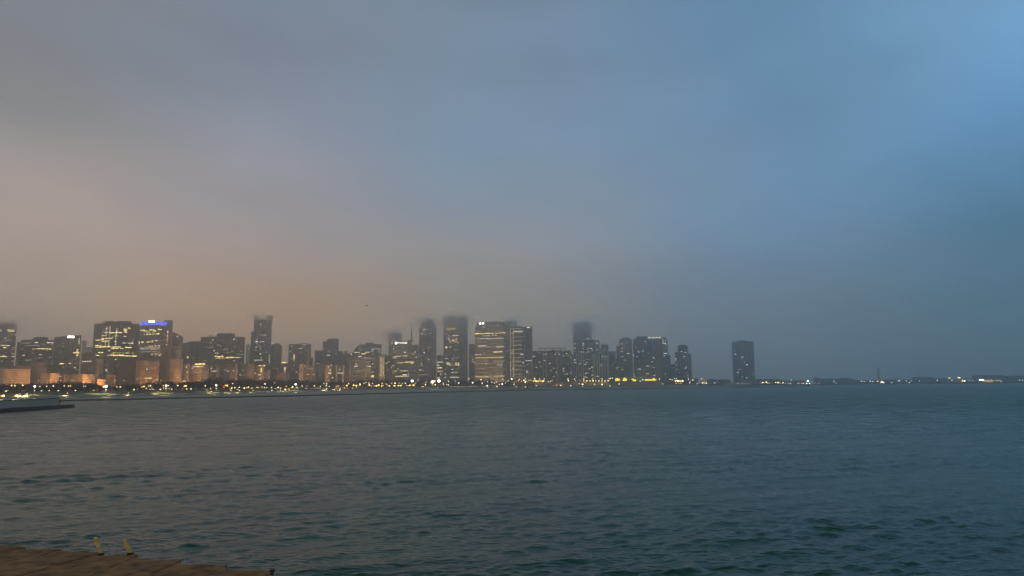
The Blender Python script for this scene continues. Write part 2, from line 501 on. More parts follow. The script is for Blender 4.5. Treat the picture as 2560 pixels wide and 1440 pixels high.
def front(name, label, x0, x1, y, style, lits=(), dD=0, extra=(), dim=(), roofcol=None):
    q = Bld(name, label, depth_front((x0 + x1) / 2) + dD, [(x0, x1, y), *extra], style, group=AV, roofcol=roofcol)
    q.panels(lits)
    return q


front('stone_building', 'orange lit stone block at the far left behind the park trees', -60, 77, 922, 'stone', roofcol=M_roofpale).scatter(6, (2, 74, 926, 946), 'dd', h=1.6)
front('museum_hall', 'long low hall with a pale roof just above the leftmost orange block', -60, 78, 913, 'brown', dD=60, roofcol=M_roofpale)
front('apartment_building', 'grey brown house with a higher back wing between two orange blocks', 77, 117, 918, 'tan', zoom(*Z1, [(530, 565, 826, 2.6, 'w')]), 30, ((78, 112, 907, 20),))
front('stone_building', 'small orange lit block left of the long one with a white cornice', 101, 148, 933, 'stone', dD=-25).scatter(5, (103, 146, 938, 952), 'dd', h=1.5)
front('brick_building', 'narrow brown link building with one white lamp at its corner', 148, 170, 937, 'brown', zoom(*Z1, [(822, 842, 890, 2.4, 'w')]), -15)
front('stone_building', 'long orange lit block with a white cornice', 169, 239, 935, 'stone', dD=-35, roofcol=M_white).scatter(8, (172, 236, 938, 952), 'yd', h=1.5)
front('hotel', 'pale tan block below the left edge of the wide dark brown slab', 220, 260, 897, 'tan', zoom(*Z2, [(0, 20, 742, 2.4, 'Y'), (25, 52, 742, 2.4, 'w')]), 40)
front('brick_building', 'dark infill block under the wide dark brown slab', 259, 287, 897, 'dark', zoom(*Z2, [(262, 286, 858, 2.2, 'w'), (258, 284, 882, 2.2, 'w')]), 20)
front('brick_building', 'low brown block behind the small orange pavilion', 239, 289, 936, 'brick', dD=10)
front('pavilion', 'small orange lit pavilion with two dark arches', 243, 281, 948, 'stone', dD=-90)
front('hotel', 'wide brown brick hotel with a lit ground floor', 287, 399, 901, 'brick', zoom(*Z2, [(415, 430, 815, 1.8, 'd'), (570, 605, 833, 2.4, 'w'), (872, 895, 858, 2.6, 'w'), (695, 715, 950, 2.4, 'w'), (630, 648, 992, 2.4, 'Y'), (850, 885, 992, 2.4, 'Y'), (890, 912, 992, 2.2, 'Y'), (918, 950, 992, 2.2, 'Y'), (590, 606, 1018, 2.4, 'w'), (1015, 1045, 1018, 2.2, 'w'), (680, 830, 995, 1.2, 'd'), (640, 760, 1020, 1.4, 'd'), (905, 990, 1018, 1.6, 'd')]), 0)
front('brick_building', 'thin dark building in the slot right of the wide brown hotel', 398, 410, 899, 'dark', dD=25)
front('hotel', 'tan hotel with an upper back wing right of the dark slot', 408, 458, 897, 'stone', zoom(*Z2, [(1115, 1145, 942, 4, 'w')]), 0, ((424, 454, 874, 22),))
front('stone_building', 'narrow brown building left of the block with the glowing yellow roof', 458, 475, 908, 'tan', zoom(*Z3, [(28, 45, 825, 2.6, 'w'), (30, 60, 900, 2, 'y')]))
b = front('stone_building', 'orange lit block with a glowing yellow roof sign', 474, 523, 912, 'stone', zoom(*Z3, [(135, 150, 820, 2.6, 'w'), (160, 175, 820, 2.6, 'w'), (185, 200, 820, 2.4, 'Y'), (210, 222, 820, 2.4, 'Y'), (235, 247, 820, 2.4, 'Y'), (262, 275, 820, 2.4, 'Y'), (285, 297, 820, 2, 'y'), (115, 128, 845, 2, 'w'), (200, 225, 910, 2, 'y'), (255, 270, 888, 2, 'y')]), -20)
b.box_on('roof_sign', 487, 512, 908, 912, G['Y'], 6, 2)
front('brick_building', 'dark brown building with white lit floors beside the glowing roof block', 523, 550, 911, 'brown', zoom(*Z3, [(400, 420, 845, 2, 'w'), (410, 425, 888, 2, 'w'), (430, 495, 887, 2, 'w'), (390, 440, 825, 1.4, 'd'), (400, 430, 865, 1.2, 'd')]))
front('office_block', 'grey tan office block with faint lit ribbons behind the park', 549, 587, 911, 'ribbon', zoom(*Z3, [(600, 650, 870, 1.6, 'e'), (650, 680, 888, 2, 'w'), (730, 745, 884, 2, 'w'), (610, 660, 885, 1.2, 'd')]), 5)
front('stone_building', 'narrow orange brown building between two ribbon windowed blocks', 586, 595, 909, 'stone', dD=-8)
front('office_block', 'brown ribbon windowed block left of the lit stair tower', 594, 636, 910, 'brown', zoom(*Z3, [(835, 852, 943, 2, 'w'), (870, 885, 955, 1.6, 'd'), (870, 890, 880, 1.6, 'd')]))
front('stone_building', 'tan block with a glowing yellow stair tower', 635, 661, 915, 'stone', zoom(*Z3, [(1145, 1168, 850, 3, 'Y'), (1145, 1168, 872, 3, 'Y'), (1145, 1168, 894, 3, 'Y'), (1060, 1080, 920, 2, 'y'), (1110, 1160, 942, 2.2, 'w'), (1130, 1158, 997, 2, 'y')]))
front('gabled_house', 'orange lit building with a sloping gable left of the dark funnel roof', 660, 676, (931, 924), 'stone')
front('brick_building', 'dark building with an overhanging upper floor beside the gabled one', 677, 690, 935, 'dark', zoom(*Z3, [(1285, 1298, 842, 2, 'w')]), 10, ((673, 693, 923, -1, 0),))
front('stone_building', 'low tan building between the overhanging one and the tower with the lit slot', 690, 724, 933, 'tan', dD=-10)
front('office_block', 'small block with a lit roof bar left of the flat topped grey tower', 702, 721, 908, 'brown', zoom(*Z4, [(62, 84, 838, 2.6, 'Y'), (62, 84, 858, 2.6, 'Y'), (60, 84, 878, 2.6, 'y'), (55, 82, 897, 2.4, 'y')]), 50).box_on('roof_light', 703.5, 717, 905.5, 907.6, G['Y'], -1, 1.5)

# --- middle towers
b = Bld('office_tower', 'flat topped grey tower with a bright vertical slot of windows', 2230, [(722, 778, 859), (750, 773, 873, -14), (774, 783, 894, 4)], 'grey')
b.panels(zoom(*Z4, [(204, 218, 640, 4, 'y'), (204, 218, 668, 4, 'Y'), (204, 218, 696, 4, 'Y'), (204, 218, 724, 4, 'y'), (175, 190, 690, 1.8, 'd'), (235, 250, 690, 1.8, 'd'), (148, 160, 595, 1.8, 'w'), (270, 340, 545, 3, 'e'), (330, 400, 490, 2, 'e'), (335, 345, 620, 2, 'd'), (335, 345, 690, 2, 'd'), (370, 384, 810, 2, 'w'), (240, 255, 900, 2.6, 'w'), (135, 150, 815, 2, 'd'), (170, 180, 512, 1.6, 'w')]))
b = Bld('office_tower', 'grey tower pair with a taller flat right half and roof beacons', 2400, [(807, 847, 853), (817, 847, 846, 2, 0), (787, 808, 876, 20), (845, 858, 878, 10)], 'slate')
b.box_on('roof_light', 816.5, 818.5, 844.5, 846, G['w'], 1, 2)
b.box_on('roof_light', 845, 847.5, 844, 846, G['w'], 1, 2)
b.panels(zoom(*Z4, [(640, 690, 625, 2, 'w'), (700, 750, 648, 2, 'w'), (830, 850, 625, 1.6, 'w'), (650, 665, 548, 1.6, 'w'), (540, 585, 775, 1.8, 'y'), (720, 745, 602, 1.2, 'd'), (640, 670, 660, 2, 'd')]))
Bld('office_block', 'low dark block with scattered lights left of the tower with the diamond shaped roof', 2350, [(857, 878, 885), (861, 868, 877, 6)], 'dark').panels(zoom(*Z4, [(955, 975, 738, 2.4, 'w'), (1010, 1024, 712, 2.2, 'd'), (1030, 1042, 740, 5, 'd'), (960, 976, 800, 2, 'w'), (1030, 1050, 800, 2, 'w')]))
P = 'mid rise buildings behind the park trees'


def mid(name, label, D, x0, x1, y, style, lits=(), extra=()):
    return Bld(name, label, D, [(x0, x1, y), *extra], style, group=P).panels(lits)


mid('apartment_building', 'narrow pale tan building under the flat topped grey tower', 2020, 748, 762, 909, 'stone')
mid('apartment_building', 'tan striped building with set back top right of the narrow pale one', 2040, 762, 790, 917, 'tan', zoom(*Z4, [(410, 430, 938, 2.2, 'y'), (490, 510, 942, 2, 'y'), (400, 520, 850, 1.2, 'd')]), ((764, 782, 911, 6, 0),))
mid('apartment_building', 'brown building left of the cream lit one', 2060, 788, 814, 909, 'brown', zoom(*Z4, [(560, 585, 772, 2, 'y')]))
mid('apartment_building', 'cream lit slim building with bright stair windows', 2040, 813, 829, 912, 'stone', zoom(*Z4, [(720, 738, 825, 2.2, 'w'), (762, 776, 800, 2.2, 'w'), (735, 762, 870, 2.2, 'Y'), (720, 770, 918, 2.4, 'Y'), (700, 720, 968, 2, 'y')]))
mid('apartment_building', 'brown building right of the cream lit one', 2070, 829, 844, 913, 'brown', zoom(*Z4, [(830, 846, 812, 2.4, 'w'), (780, 798, 985, 2.8, 'w')]))
mid('office_block', 'grey block with a white lit floor left of the tan striped office', 2090, 843, 861, 913, 'grey', zoom(*Z4, [(885, 905, 862, 2, 'w'), (865, 900, 917, 2.4, 'w'), (905, 945, 917, 2.4, 'w'), (870, 900, 822, 1.6, 'd'), (880, 900, 898, 1.6, 'd')]))
mid('office_block', 'dark slim block touching the tan striped office', 2100, 860, 878, 914, 'dark', zoom(*Z4, [(990, 1005, 970, 1.8, 'd'), (1035, 1050, 800, 2, 'w')]))

b = Bld('diamond_tower', 'tower with a steep diamond shaped roof rising to a point', 2420, [(884, 899, (879, 860)), (872, 885, (887, 878), 2)], 'slate')
b.panels(zoom(*Z4, [(1045, 1075, 636, 3.4, 'Y'), (1110, 1200, 606, 2, 'w')]))
b = Bld('office_tower', 'broad grey tower with patchy lit facade right of the diamond shaped roof', 2520, [(900, 954, 860)], 'grey')
b.box_on('penthouse', 914, 932, 856.5, 861, M_roof, 12, 16)
b.panels(zoom(*Z4, [(1225, 1280, 628, 2.4, 'Y'), (1280, 1340, 605, 2.6, 'w'), (1210, 1222, 568, 2, 'w'), (1370, 1420, 560, 5, 'e'), (1430, 1470, 550, 4, 'e'), (1480, 1510, 560, 5, 'e'), (1480, 1505, 600, 5, 'e'), (1370, 1400, 590, 4, 'e'), (1410, 1430, 695, 2, 'w')]))
b = Bld('office_block', 'tan office block striped with bright horizontal bands', 2150, [(878, 928, 890)], 'ribbon')
b.panels(zoom(*Z4, [(1175, 1225, 668, 2, 'w'), (1255, 1290, 690, 1.6, 'w'), (1300, 1365, 695, 1.6, 'd'), (1130, 1145, 775, 2, 'w'), (1140, 1160, 792, 2, 'w'), (1110, 1165, 816, 2.4, 'w'), (1300, 1330, 816, 2.4, 'w'), (1340, 1365, 816, 2.4, 'w'), (1080, 1360, 880, 1, 'd'), (1080, 1360, 904, 1, 'd'), (1080, 1250, 950, 1, 'd'), (1245, 1360, 855, 1, 'd'), (1080, 1230, 725, 1, 'd'), (1250, 1355, 750, 1, 'd')]))
b = Bld('office_block', 'grey brown block with one square yellow billboard at its foot', 2230, [(928, 949, 887)], 'brown')
b.panels(zoom(*Z4, [(1367, 1408, 962, 6, 'Y')]), name='billboard')
b.panels(zoom(*Z4, [(1380, 1400, 778, 2, 'w'), (1400, 1432, 776, 1.8, 'd'), (1375, 1402, 900, 2.2, 'w'), (1385, 1410, 695, 2, 'd')]))
b = Bld('apartment_building', 'slim cream building with two vertical strips of lit windows', 2180, [(948, 962, 888)], 'tan')
for k in range(13):
    for x in (75, 106): b.panel(*zoom(*Z5, [(x - 6, x + 7, 690 + k * 22, 2, 'y' if (k * 3 + x) % 4 else 'w')])[0])
b = Bld('office_block', 'dark plain block between the slim cream building and the block with the white lit sign', 2200, [(962, 982, 890), (950, 966, 886, 8)], 'dark')
b.panels(zoom(*Z5, [(150, 165, 768, 2.6, 'w'), (192, 204, 750, 2, 'w'), (222, 238, 830, 2, 'w'), (140, 165, 684, 2, 'w'), (132, 145, 900, 2, 'd'), (228, 240, 860, 2, 'd')]))

# --- block with the lit lettering
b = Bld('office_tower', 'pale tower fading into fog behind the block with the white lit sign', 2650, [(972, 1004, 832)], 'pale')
b.panels(zoom(*Z5, [(255, 272, 412, 2.2, 'w'), (225, 252, 462, 2.2, 'w')]))
b = Bld('office_tower', 'tan limestone office block carrying a white lit name sign', 2300, [(981, 1037, 862), (983, 1029, 852.5, 3, 0), (1036, 1047, 861, 10)], 'ribbon')
b.panels(zoom(*Z5, [(485, 590, 600, 2.2, 'Y'), (425, 448, 606, 2.4, 'w'), (260, 310, 600, 1.5, 'd'), (255, 268, 548, 1.8, 'w'), (300, 470, 655, 1.4, 'd'), (250, 370, 668, 1.8, 'y'), (415, 468, 660, 2, 'w'), (250, 305, 688, 1.6, 'w'), (545, 558, 632, 2, 'w'), (592, 618, 678, 2, 'w'), (310, 420, 762, 1.6, 'y'), (420, 580, 752, 2, 'Y'), (520, 552, 772, 1.8, 'w'), (250, 272, 806, 2, 'w'), (320, 336, 855, 2, 'w'), (245, 315, 886, 1.8, 'y'), (365, 385, 884, 2, 'w'), (395, 412, 884, 2, 'w'), (420, 450, 884, 2, 'w'), (465, 480, 884, 2, 'w'), (500, 580, 881, 1.8, 'w'), (250, 300, 916, 1.6, 'd'), (400, 460, 943, 2.2, 'Y'), (290, 410, 965, 2, 'Y'), (425, 496, 962, 2, 'w'), (480, 494, 930, 2, 'w'), (570, 582, 632, 2, 'w')]))
p0 = b.faces[1][0]
a1, a2 = at(995, 857, 2290), at(1017.5, 857, 2290)
z = at(1005, 857, 2290).z
vis = MB()
glyphs('Prudential', 'lit_lettering', G['W'], b.root, Vector((a1.x, 2293, 0)), Vector((a2.x, 2289, 0)), z, 0, 5.6)
dm = MB().tube((0, .4, 0), (0, -.4, 0), 3.6, 3.6, 14)
o = dm.build('lit_emblem', G['W'], b.root)
q = at(990, 857.5, 2290)
o.location = Vector((q.x, 2293, q.z)) - b.root.location
m = MB().tube((0, 0, 0), (0, 0, 34), 2.6, 1.6, 8).tube((0, 0, 34), (0, 0, 56), 1.2, .5, 8)
o = m.build('mast', M_metal, b.root)
q = at(1028.5, 858, 2312)
o.location = Vector((q.x, 2312, b.top[1] - .5)) - b.root.location
b.box_on('mast_base', 1019, 1031, 850, 854, M_roof, 10, 12)

b = Bld('office_tower', 'dark grey tower with stepped shoulders under a fog covered peak', 2380, [(1048, 1091, 819), (1052, 1088, 808, 3, 0), (1058, 1082, 798, 6, 1)], 'slate')
b.panels(zoom(*Z5, [(700, 760, 266, 2, 'w'), (780, 860, 262, 1.2, 'e'), (675, 705, 326, 2.2, 'w'), (805, 830, 322, 1.6, 'w'), (862, 876, 328, 2, 'w'), (690, 760, 340, 1, 'e'), (690, 720, 570, 2, 'd'), (710, 740, 612, 3, 'c'), (780, 830, 530, 1.2, 'e'), (765, 780, 545, 2, 'd'), (640, 720, 657, 1.4, 'e'), (770, 805, 712, 1.6, 'w'), (665, 700, 770, 1.6, 'w'), (660, 715, 805, 2, 'd'), (650, 680, 868, 2.4, 'w'), (700, 712, 884, 2, 'w'), (780, 800, 742, 2, 'd'), (845, 885, 745, 2, 'd'), (520, 800, 942, 2, 'd')]))
b.panels([(1048 + 7.1 * k, 1049.2 + 7.1 * k, 882, 116, 'grey') for k in range(1, 6)], name='pilaster', tier=0, proud=.5)
Bld('office_block', 'small dark block with bright lit floors between the two fog topped towers', 2300, [(1092, 1109, 889)], 'dark').panels(zoom(*Z5, [(920, 932, 750, 5, 'w'), (940, 1010, 752, 1.8, 'w'), (920, 950, 800, 3, 'c'), (918, 988, 838, 2.8, 'Y'), (920, 1000, 888, 1.8, 'w'), (960, 980, 928, 2.4, 'w'), (920, 960, 990, 2, 'Y'), (920, 935, 775, 3, 'd')]))

b = Bld('office_tower', 'tall pale ribbed tower with yellow lit floors, its top dissolving in fog', 2480, [(1109, 1169, 790)], 'ribs')
rr = []
q = random.Random(4)
for y0, n, k in ((390, 5, 'y'), (410, 7, 'Y'), (430, 7, 'Y'), (448, 4, 'y'), (463, 4, 'y'), (523, 5, 'Y'), (537, 6, 'Y'), (765, 9, 'Y'), (782, 9, 'Y'), (797, 7, 'Y')):
    for j in range(n):
        x = 1040 + q.random() * 195
        if y0 in (523, 537): x = 1032 + q.random() * 80
        if y0 < 500: x = 1065 + q.random() * 165
        rr.append((x, x + q.uniform(9, 24), y0, 1.6, k))
b.panels(zoom(*Z5, rr + [(1055, 1205, 252, 2.2, 'Y'), (1080, 1100, 358, 1.6, 'w'), (1145, 1240, 353, 1.8, 'w'), (1185, 1225, 568, 1.5, 'd'), (1030, 1070, 694, 1.5, 'w'), (1150, 1245, 678, 1.4, 'd'), (1140, 1240, 690, 1.2, 'e'), (1145, 1165, 720, 2, 'w'), (1130, 1160, 860, 2.2, 'w'), (1030, 1044, 860, 2, 'w'), (1130, 1150, 905, 2, 'w'), (1160, 1180, 905, 2, 'w'), (1195, 1210, 905, 2, 'w'), (1225, 1240, 900, 2, 'd'), (1030, 1050, 930, 2, 'w'), (1030, 1050, 982, 2, 'w'), (1110, 1245, 978, 2, 'w'), (1230, 1246, 130, 2, 'd'), (1232, 1246, 188, 2, 'w'), (1185, 1200, 240, 2, 'd'), (1190, 1205, 500, 2, 'd')]))
Bld('office_block', 'slim grey tower between the tall ribbed tower and the broad lit slab', 2450, [(1172, 1187, 860)], 'slate').panels(zoom(*Z6, [(122, 134, 668, 2.2, 'd'), (122, 134, 712, 2, 'w'), (122, 134, 735, 2, 'w'), (142, 156, 752, 2, 'w'), (62, 74, 778, 2, 'd')]))

b = Bld('office_tower', 'broad slab with two round white lights at the top and many lit ribbons', 2260, [(1187, 1276, 815), (1191, 1263, 803.5, 3, 0)], 'ribbon')
b.panels(zoom(*Z6, [(228, 256, 173, 4.6, 'W'), (272, 300, 171, 4.6, 'W')]), name='roof_sign')
b.panels(zoom(*Z6, [(170, 250, 325, 2.6, 'Y'), (255, 390, 321, 2.2, 'Y'), (405, 445, 320, 2, 'w'), (465, 535, 317, 2, 'y'), (540, 615, 313, 2.2, 'Y'), (290, 300, 355, 2, 'w'), (315, 330, 355, 1.6, 'w'), (345, 385, 354, 1.6, 'w'), (425, 442, 352, 2.2, 'w'), (460, 490, 350, 1.5, 'w'), (170, 230, 395, 1.2, 'd'), (230, 600, 397, 1.6, 'w'), (200, 230, 423, 2, 'd'), (360, 440, 420, 1.4, 'd'), (205, 340, 508, 1.8, 'w'), (340, 600, 512, 1.2, 'd'), (205, 400, 526, 1.4, 'd'), (480, 600, 523, 1.6, 'w'), (205, 340, 448, 1, 'd'), (380, 590, 470, 1, 'd'),
    (440, 500, 600, 2, 'Y'), (505, 570, 597, 2, 'Y'), (295, 310, 620, 2, 'w'), (240, 255, 640, 2.4, 'w'), (170, 235, 640, 1.6, 'y'), (270, 400, 636, 1.4, 'd'), (165, 600, 684, 1.6, 'y'), (420, 440, 684, 2.2, 'w'), (165, 370, 735, 1.2, 'd'), (430, 600, 735, 1.2, 'd'), (165, 600, 768, 1.4, 'd'), (515, 530, 762, 2, 'w'), (545, 570, 762, 2, 'w'), (205, 220, 784, 2, 'd'), (260, 280, 782, 2, 'd'), (320, 340, 780, 2, 'w'), (380, 400, 780, 2, 'd'), (500, 520, 792, 2.2, 'w'), (530, 545, 795, 2.2, 'w'), (555, 575, 793, 2.2, 'w'), (180, 300, 850, 1.3, 'd'), (330, 590, 830, 1, 'd'), (200, 420, 905, 1, 'd'), (165, 400, 968, 1.8, 'y'), (430, 610, 962, 1.8, 'y'), (200, 560, 985, 1.4, 'd'),
    (360, 440, 205, 1.4, 'e'), (290, 350, 207, 1.2, 'e'), (500, 512, 204, 2, 'w'), (280, 300, 230, 2, 'w'), (460, 480, 222, 2, 'd')]))
Bld('office_tower', 'ghostly tower almost lost in fog behind the broad lit slab', 2750, [(1262, 1293, 802)], 'pale')

b = Bld('office_tower', 'concrete framed tower with a bright grid front and dark glass side', 2220, [(1275, 1312, 816.5, 0, None), (1311.5, 1331, 816, 1)], 'blue')
fx = [(690, 704), (733, 747), (900, 916)]
for a_, c_ in fx:
    b.panel(*zoom(*Z6, [((a_ + 3), (c_ + 3), 618, 126, 'conc')])[0], name='pilaster', tier=0, proud=.7)
for k in range(12): b.panel(*zoom(*Z6, [(692, 912, 250 + k * 62, 1.7, 'conc')])[0], name='floor_band', tier=0, proud=.5)
b.panel(*zoom(*Z6, [(910, 1024, 724, 1.8, 'conc')])[0], name='floor_band', tier=1)
b.panel(*zoom(*Z6, [(1012, 1026, 618, 126, 'grey')])[0], name='pilaster', tier=1, proud=.7)
b.panels(zoom(*Z6, [(745, 885, 289, 2.2, 'w'), (720, 742, 436, 2.2, 'w'), (820, 848, 494, 2.8, 'c'), (718, 745, 586, 1.8, 'w'), (712, 740, 619, 2.6, 'c'), (848, 868, 638, 2.6, 'w'), (875, 893, 638, 2.6, 'w'), (878, 896, 760, 3, 'c'), (725, 755, 842, 2, 'w'), (875, 885, 402, 2, 'd'), (880, 898, 812, 2.6, 'd'), (770, 790, 730, 2, 'd'), (810, 825, 728, 2, 'd'), (790, 830, 975, 2, 'd'), (860, 900, 970, 2, 'd')]))
b.panels(zoom(*Z6, [(940, 990, 231, 2.4, 'w')]), name='roof_sign', tier=1)
b.panels(zoom(*Z6, [(935, 965, 566, 1.8, 'e'), (930, 955, 884, 2.4, 'w'), (930, 955, 905, 2.4, 'w'), (930, 970, 790, 1.6, 'e'), (925, 1020, 730, 1.6, 'w')]))

# --- right hand apartment towers
b = Bld('apartment_tower', 'broad apartment slab with a trussed roof right of the grid fronted tower', 2380, [(1343, 1412, 876), (1332, 1345, 877, 12), (1410, 1428, 876, 20)], 'teal')
b.box_on('roof_truss', 1346, 1414, 869, 872, M_conc, 3, 14)
for x in (1347, 1362, 1380, 1400, 1411): b.box_on('truss_post', x, x + 1.6, 871, 876, M_conc, 4, 3)
b.panels([(x, x + 2, 913, 72, 'grey') for x in (1357, 1364, 1391.5, 1411)], name='pilaster', tier=0, proud=.6)
b.panels(zoom(*Z6, [(1030, 1068, 663, 2, 'w'), (1365, 1380, 577, 2.6, 'w'), (1190, 1208, 632, 2.4, 'w'), (1212, 1225, 640, 2.4, 'w'), (1230, 1244, 628, 2.4, 'w'), (1365, 1380, 630, 2.4, 'w'), (1415, 1435, 635, 2.6, 'w'), (1405, 1425, 605, 1.8, 'd'), (1485, 1498, 653, 2.2, 'w'), (1120, 1145, 752, 2, 'w'), (1195, 1225, 730, 2, 'w'), (1275, 1296, 770, 3, 'c'), (1072, 1100, 828, 2, 'w'), (1145, 1162, 818, 2, 'w'), (1340, 1358, 848, 2.2, 'w'), (1480, 1505, 848, 2.4, 'w'), (1298, 1312, 880, 2.4, 'w'), (1485, 1505, 885, 3, 'c'), (1378, 1395, 906, 2.2, 'w'), (1390, 1405, 935, 2.4, 'w'), (1450, 1520, 931, 2, 'Y'), (1405, 1418, 705, 2, 'd'), (1060, 1090, 905, 2, 'd'), (1075, 1090, 930, 2, 'd'), (1340, 1360, 970, 2, 'd'), (1240, 1250, 940, 2, 'd'), (1115, 1135, 608, 1.8, 'd'), (1130, 1142, 920, 2, 'd')]))
b.panels(zoom(*Z7, [(90, 110, 622, 2.2, 'w'), (90, 150, 658, 1.8, 'd'), (95, 112, 780, 1.8, 'd'), (145, 160, 680, 2, 'w'), (0, 120, 931, 2, 'y'), (150, 180, 910, 2.6, 'w')]))

b = Bld('apartment_tower', 'dark tower vanishing upward into fog above the white finned slab', 2820, [(1432, 1478, 806)], 'slate')
b.panels(zoom(*Z7, [(385, 445, 405, 2.4, 'c')]))
b = Bld('apartment_tower', 'dark block full of white windows above the white finned slab', 2650, [(1433, 1499, 850)], 'teal')
b.panels(zoom(*Z7, [(208, 230, 428, 2.4, 'w'), (245, 256, 428, 2.4, 'w'), (270, 282, 428, 2.4, 'w'), (330, 385, 422, 2.2, 'w'), (338, 360, 472, 2.6, 'w'), (335, 362, 498, 2.4, 'w'), (218, 232, 478, 2, 'w'), (545, 568, 467, 3, 'c'), (480, 496, 470, 2, 'd'), (515, 530, 460, 2, 'd'), (205, 236, 540, 2.6, 'w'), (338, 355, 545, 2.8, 'w'), (455, 480, 545, 2.8, 'c'), (425, 445, 540, 2, 'w'), (410, 425, 560, 2, 'w'), (478, 492, 572, 2.4, 'w'), (545, 570, 565, 2, 'w'), (312, 328, 598, 2.8, 'c'), (345, 358, 600, 2.4, 'w'), (275, 290, 590, 2, 'd'), (210, 230, 590, 3, 'd'), (570, 588, 490, 2, 'd'), (530, 550, 490, 1.6, 'd'), (430, 440, 462, 2, 'd'), (385, 450, 600, 2.4, 'd')]))
Bld('apartment_tower', 'hazy grey block to the right of the dark block full of white windows', 2850, [(1500, 1521, 861), (1520, 1540, 878, 15)], 'grey').panels(zoom(*Z7, [(600, 616, 520, 2.2, 'w')]))
b = Bld('apartment_tower', 'low wide apartment slab striped with white vertical fins', 2480, [(1428, 1521, 885)], 'teal')
b.panels([(1400 + x / 6, 1400 + x / 6 + 1.5, 917, 64, 'conc') for x in (172, 203, 245, 278, 316, 346, 494, 518, 556, 588, 628, 664, 706, 722)], name='fin', tier=0, proud=.8)
b.panels(zoom(*Z7, [(45, 58, 653, 2.6, 'w'), (212, 232, 719, 3, 'c'), (212, 245, 755, 2, 'w'), (288, 312, 776, 2.2, 'w'), (385, 420, 708, 2, 'd'), (350, 368, 728, 2, 'd'), (388, 410, 760, 2.6, 'w'), (365, 390, 786, 2.2, 'w'), (468, 494, 827, 2.4, 'w'), (425, 460, 852, 1.8, 'w'), (355, 400, 860, 1.6, 'd'), (380, 428, 918, 2.2, 'w'), (370, 385, 930, 2, 'w'), (470, 502, 950, 2.4, 'w'), (355, 395, 975, 2.4, 'w'), (540, 578, 965, 2.4, 'w'), (605, 632, 792, 2, 'w'), (545, 560, 780, 2, 'd'), (610, 630, 815, 2, 'd'), (632, 648, 667, 2.6, 'c'), (680, 694, 667, 2.4, 'w'), (485, 498, 880, 2, 'w'), (300, 320, 728, 2, 'd'), (35, 60, 848, 2.2, 'w'), (40, 65, 885, 3, 'c'), (232, 248, 972, 3, 'w'), (400, 420, 985, 2.2, 'y'), (290, 320, 945, 2, 'd'), (685, 700, 810, 2, 'd'), (640, 650, 760, 2, 'd')]))
Bld('apartment_building', 'low grey block right of the white finned slab', 2560, [(1521, 1540, 890), (1537, 1550, 897, -12)], 'teal').panels(zoom(*Z7, [(755, 770, 655, 2, 'd'), (820, 836, 740, 2, 'd'), (770, 800, 795, 2, 'd'), (840, 855, 843, 2.4, 'w'), (868, 884, 830, 2.4, 'w'), (750, 765, 900, 2, 'd'), (865, 880, 875, 2, 'd')]))
b = Bld('apartment_tower', 'striped round cornered tower with a low dome roof', 2600, [(1548, 1580, 847), (1541, 1549, 864, 8)], 'ribs')
o = MB().lathe([(16, -1), (15, 2.2), (11, 5), (5, 6.4), (.5, 6.8)], 16).build('dome', M_metal, b.root, True)
q = at(1564, 847, 2622)
o.location = Vector((q.x, 2622, b.top[0])) - b.root.location
b.panels([(x, x + 1.2, 902, 100, 'grey') for x in (1553, 1559, 1565, 1571, 1576)], name='pilaster', tier=0, proud=.5)
b.panels(zoom(*Z7, [(920, 938, 480, 2.6, 'w'), (922, 942, 545, 2.4, 'w'), (903, 945, 590, 2.6, 'w'), (985, 1005, 455, 2, 'd'), (985, 1005, 535, 2, 'd'), (1000, 1045, 622, 2.4, 'w'), (910, 925, 676, 2.4, 'w'), (935, 955, 668, 2, 'w'), (962, 978, 718, 2.4, 'w'), (915, 930, 778, 2, 'd'), (935, 955, 778, 1.6, 'd'), (920, 940, 866, 2, 'w'), (990, 1005, 865, 2, 'd')]))
b = Bld('apartment_tower', 'massive dark blue tower with a lit roof edge, tallest of the right hand group', 2500, [(1582, 1636, 848), (1590, 1620, 840.5, 4, 0), (1635, 1656, 846, 2)], 'blue')
b.panels([(x, x + 1.6, 900, 106, 'grey') for x in (1636.5, 1640.5, 1645, 1650)], name='pilaster', tier=2, proud=.6)
b.panels([(1582.3, 1583.6, 857, 14, 'conc')], name='pilaster', tier=0)
for x in (1620, 1624.5, 1631, 1634, 1638, 1641, 1646, 1648.5): b.box_on('roof_light', x, x + 2.6, 842.5, 845, G['w'], 1, 2)
b.panels(zoom(*Z7, [(1092, 1110, 636, 2, 'c'), (1094, 1106, 660, 5, 'c'), (1280, 1294, 440, 2.2, 'w'), (1170, 1192, 598, 2.4, 'c'), (1240, 1258, 574, 2.4, 'w'), (1230, 1246, 594, 2, 'w'), (1150, 1166, 666, 2.4, 'c'), (1140, 1148, 676, 2, 'd'), (1255, 1268, 655, 2, 'd'), (1390, 1416, 688, 3, 'c'), (1375, 1392, 744, 2.6, 'w'), (1320, 1345, 622, 1.6, 'e'), (1295, 1330, 810, 2.6, 'c'), (1400, 1430, 834, 2, 'w'), (1180, 1215, 857, 2.4, 'c'), (1140, 1170, 858, 1.4, 'e'), (1355, 1370, 845, 2, 'd'), (1295, 1330, 925, 2.4, 'w'), (1400, 1434, 948, 2.4, 'w'), (1385, 1405, 542, 1.6, 'd'), (1205, 1220, 983, 2, 'w'), (1100, 1112, 740, 2, 'd'), (1110, 1120, 930, 2.6, 'c'), (1112, 1122, 965, 2.6, 'c'), (1465, 1490, 778, 1.6, 'd'), (1470, 1490, 833, 1.8, 'd'), (1320, 1340, 760, 1.4, 'e'), (1180, 1200, 735, 1.4, 'e')]))
